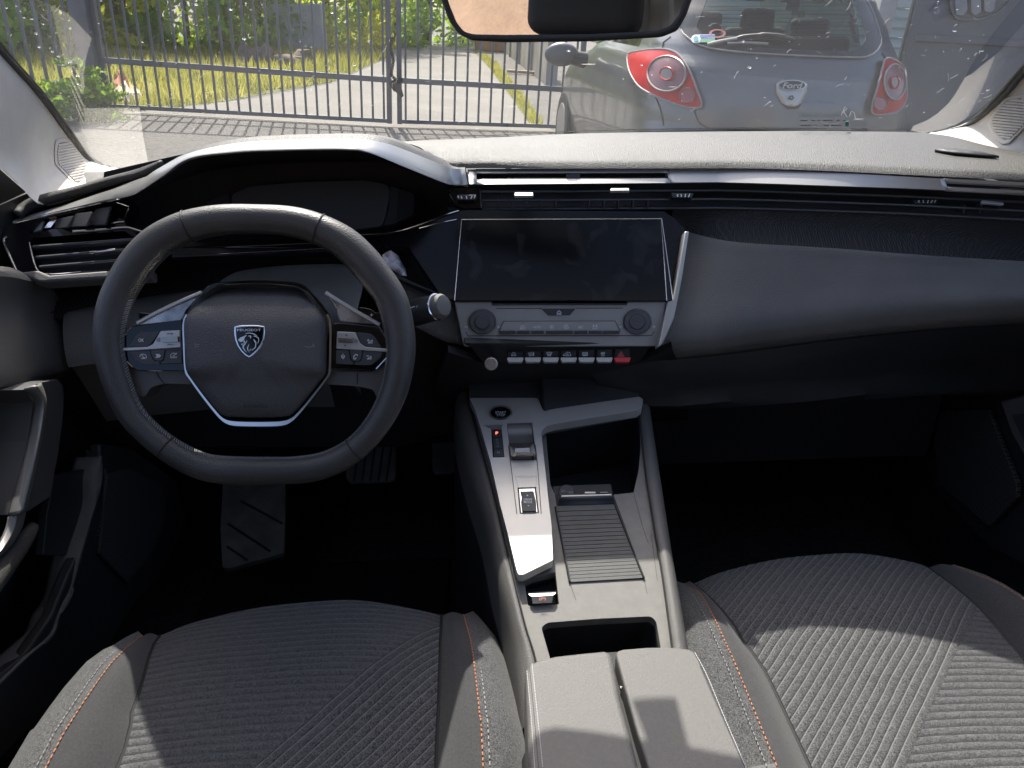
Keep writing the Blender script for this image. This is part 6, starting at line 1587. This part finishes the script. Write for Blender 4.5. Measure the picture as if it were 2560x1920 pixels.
ST_ = M('dark_stump', (.16, .12, .085), .9, var=(8, .3))
for k, (p, s, lb) in enumerate((((640, 163), (.32, .3, .34), 'short brown tree stump in the grass, leftmost of the stumps'), ((702, 165), (.5, .3, .2), 'low dark log in the grass right of the brown stump'), ((748, 158), (.35, .3, .22), 'small dark stump furthest right in the grass near the driveway'))):
    blob('stump', lb, 'stump', gpt(*p), s, ST_, 11+k, 'stumps in the grass')
tag(add('concrete_block', box(gpt(748, 126)+EZ_*.5, (1.25, .5, 1.0)), M('pale_concrete', (.33, .33, .31), .85, var=(3, .15)), bevel=.02), 'pale grey concrete block standing at the foot of the trees', 'block')
# concrete wall on the right of the driveway
w0, w1 = gpt(1375, 214), gpt(1262, 128)
wl = thing('concrete_wall', 'weathered pale concrete panel wall running along the right of the driveway', 'wall', w0)
CW = M('weathered_concrete', (.36, .335, .29), .85, var=(1.3, .2))
for k in range(4):
    a, b_ = w0.lerp(w1, k/4), w0.lerp(w1, (k+.97)/4); add('wall_panel', bar(a+EZ_*.95, b_+EZ_*.95, .12, 1.9, EZ_), CW, wl, bevel=.01)
    add('wall_post', bar(a-(w1-w0)*.004, a-(w1-w0)*.004+EZ_*2.0, .2, .2, EY_), CW, wl)
# building the silver car's windscreen looks onto
bl = thing('grey_building', 'pale slatted grey building far beyond the parked hatchback', 'building', E(9, 22, 0))
add('wall', box(E(9.5, 22, 3), (12, .4, 6), None, Matrix((EX_, EY_, EZ_)).transposed()), M('pale_slatted_wall', (.48, .52, .46), .7, var=(1, .1)), bl)
bm = bmesh.new()
for k in range(24): box(E(9.5, 21.78, .3+k*.24), (12, .03, .05), bm, Matrix((EX_, EY_, EZ_)).transposed())
add('wall_slat', bm, M('slat_shadow_grey', (.30, .34, .31), .7), bl)

# leaves: small folded quads through a crown volume, backlit
def leaf_mat(name, c, c2_):
    m = bpy.data.materials.new(name); m.use_nodes = True; nt = m.node_tree; nd = nt.nodes; lk = nt.links; nd.clear()
    o = nd.new('ShaderNodeOutputMaterial'); a = nd.new('ShaderNodeBsdfDiffuse'); b_ = nd.new('ShaderNodeBsdfTranslucent'); x = nd.new('ShaderNodeMixShader'); x.inputs[0].default_value = .6
    g_ = nd.new('ShaderNodeObjectInfo'); tc = nd.new('ShaderNodeTexCoord'); n_ = nd.new('ShaderNodeTexNoise'); n_.inputs['Scale'].default_value = 1.3; n_.inputs['Detail'].default_value = 3; lk.new(tc.outputs['Object'], n_.inputs['Vector'])
    r = nd.new('ShaderNodeValToRGB'); r.color_ramp.elements[0].color = (*c, 1); r.color_ramp.elements[1].color = (*c2_, 1); r.color_ramp.elements[0].position = .36; r.color_ramp.elements[1].position = .64
    lk.new(n_.outputs['Fac'], r.inputs[0]); lk.new(r.outputs[0], a.inputs[0])
    hs_ = nd.new('ShaderNodeMix'); hs_.data_type = 'RGBA'; hs_.blend_type = 'MULTIPLY'; hs_.inputs[0].default_value = 1; hs_.inputs[7].default_value = (1.7, 1.7, .85, 1); lk.new(r.outputs[0], hs_.inputs[6]); lk.new(hs_.outputs[2], b_.inputs[0])
    lk.new(a.outputs[0], x.inputs[1]); lk.new(b_.outputs[0], x.inputs[2]); lk.new(x.outputs[0], o.inputs[0]); return m
LV = [leaf_mat('leaf_green', (.17, .28, .035), (.36, .46, .07)), leaf_mat('leaf_yellow', (.30, .33, .05), (.56, .52, .08)), leaf_mat('leaf_dark', (.11, .20, .03), (.25, .34, .06)), leaf_mat('leaf_dry', (.20, .22, .07), (.33, .32, .10))]
BRK = M('grey_bark', (.11, .085, .065), .9, var=(9, .3))
def leaves(cs, n_, size, bm=None):
    bm = bm or bmesh.new()
    for _ in range(n_):
        c, r = random.choice(cs)
        d_ = V((random.gauss(0, 1), random.gauss(0, 1), random.gauss(0, 1))).normalized()*random.random()**.45
        p = c+V((d_.x*r[0], d_.y*r[1], d_.z*r[2])); s = size*random.uniform(.6, 1.4)
        u = V((random.gauss(0, 1), random.gauss(0, 1), random.gauss(0, 1))).normalized(); w_ = u.orthogonal().normalized()
        a = [bm.verts.new(q) for q in (p-u*s, p+w_*s*.5, p+u*s, p-w_*s*.5)]; bm.faces.new(a)
    return bm
def tree(name, label, cat, base, h, spread, m, n_, size, group, trunk=.08, low=.0):
    t = thing(name, label, cat, base, group); cs = []
    nb = 9
    for k in range(nb):
        f_ = k/(nb-1); rr_ = spread*(.55+.45*math.sin(math.pi*min(1, f_*1.1+.08)))
        for q in range(3):
            an = random.uniform(0, 6.28); dd = rr_*random.uniform(.15, .75)
            cs.append((base+EZ_*(h*(low+(1-low)*f_))+V((math.cos(an)*dd, math.sin(an)*dd*.8, random.uniform(-.2, .2))), (rr_*.45, rr_*.42, h*.09)))
    add('crown', leaves(cs, n_, size), m, t, smooth=False)
    bm = tube([base-EZ_*.1, base+EZ_*h*.35+V((.05, 0, 0)), base+EZ_*h*.8], [trunk, trunk*.7, trunk*.2], 8)
    for k in range(5):
        an = k*1.3; z0_ = base+EZ_*h*(.25+.1*k); tube([z0_, z0_+V((math.cos(an)*spread*.5, math.sin(an)*spread*.4, h*.12))], [trunk*.4, trunk*.1], 6, bm)
    add('trunk', bm, BRK, t); return t
random.seed(21)
row = [(-160, 118, 5.0, 1.9, 2), (-20, 121, 4.6, 1.7, 0), (110, 124, 5.0, 1.7, 3), (200, 128, 4.4, 1.4, 1), (300, 128, 4.6, 1.4, 1), (385, 126, 4.8, 1.6, 2), (470, 122, 5.2, 1.7, 0), (560, 124, 5.0, 1.6, 3), (650, 122, 5.0, 1.7, 2), (735, 112, 5.2, 1.8, 1), (820, 114, 5.4, 1.9, 0), (905, 116, 5.6, 2.0, 1), (985, 114, 5.2, 1.9, 0), (1070, 112, 5.0, 2.1, 2), (1160, 110, 5.2, 2.2, 0), (1255, 106, 5.5, 2.4, 2)]
kinds = ['green', 'yellowing', 'dark green', 'dry brownish']
names = ['tree partly hidden by the fence at the far left edge', 'tree behind the bar fence near the left edge', 'bush behind the bar fence left of the post', 'bush right behind the thick gate post', 'bush just right of the thick gate post', 'bush behind the left part of the gate leaf', 'bush behind the middle of the left gate leaf', 'bush above the brown stump', 'tree left of the concrete block', 'tree behind the concrete block', 'tree right of the concrete block', 'tree left of the chained stiles', 'tree behind the chained stiles', 'tree at the end of the driveway left of the mirror', 'tree at the end of the driveway under the mirror', 'tree behind the concrete wall']
for (x_, y_, h_, sp_, k_), nm in zip(row, names):
    tree('hedge_tree', kinds[k_]+' leafy '+nm, 'tree', gpt(x_, y_), h_, sp_, LV[k_], 3600, .105, 'trees beyond the gate')
tree('low_plant', 'low green weedy plant at the foot of the thick gate post', 'plant', gpt(262, 300), .30, .34, LV[2], 900, .035, None, .012)
tree('low_plant', 'bushy green weeds in the corner left of the gate post by the windscreen pillar', 'plant', gpt(190, 305), .34, .55, LV[2], 1400, .035, None, .012)
# grass blades
random.seed(5)
bm = bmesh.new()
def blades(poly, n_, hmin, hmax):
    P = [(p.dot(EX_), p.dot(EY_)) for p in poly]; x0, x1 = min(p[0] for p in P), max(p[0] for p in P); y0, y1 = min(p[1] for p in P), max(p[1] for p in P); c = 0
    while c < n_:
        x = random.uniform(max(x0, -14), min(x1, 8)); y = y0+(min(y1, 22)-y0)*random.random()**1.5
        if not inside((x, y), P): continue
        c += 1; h = random.uniform(hmin, hmax); a = random.uniform(0, 6.28); w_ = random.uniform(.006, .014); b0 = E(x, y, .003); l_ = random.uniform(-.5, .5)*h
        s = V((math.cos(a), math.sin(a), 0))*w_; bm.faces.new([bm.verts.new(q) for q in (b0-s, b0+s, b0+EZ_*h+V((l_, random.uniform(-.4, .4)*h, 0)))])
blades(grass_poly, 26000, .06, .22); blades(weed_strip, 1500, .04, .12)
gb_ = bm
tag(add('grass', gb_, leaf_mat('dry_grass_blade', (.17, .17, .055), (.29, .27, .115)), smooth=False), kind='stuff')

# =================================================================== LIGHT
EL, AZ = R(50), R(-6)      # sun ahead of the car, a little to the left
w = bpy.data.worlds.new('World'); SC.world = w; w.use_nodes = True; nt = w.node_tree
sky = nt.nodes.new('ShaderNodeTexSky'); sky.sky_type = 'NISHITA'; sky.sun_disc = False; sky.sun_elevation = EL; sky.sun_rotation = AZ; sky.air_density = .55; sky.dust_density = 3.0; sky.ozone_density = .3
nt.links.new(sky.outputs[0], nt.nodes['Background'].inputs[0]); nt.nodes['Background'].inputs[1].default_value = .15
sd = V((math.sin(AZ)*math.cos(EL), math.cos(AZ)*math.cos(EL), math.sin(EL)))
su = bpy.data.lights.new('sun', 'SUN'); su.energy = 2.9; su.angle = R(.55); su.color = (1, .945, .87); so_ = bpy.data.objects.new('sun', su); COL.objects.link(so_)
so_.rotation_euler = sd.to_track_quat('Z', 'Y').to_euler(); so_.location = sd*20
SC.view_settings.view_transform = 'Standard'; SC.view_settings.look = 'None'; SC.view_settings.exposure = 1.45; SC.view_settings.gamma = 1; SC.view_settings.use_curve_mapping = False
SC.cycles.max_bounces = 10; SC.cycles.transparent_max_bounces = 16; SC.cycles.diffuse_bounces = 5
SC.cycles.caustics_reflective = False; SC.cycles.caustics_refractive = False
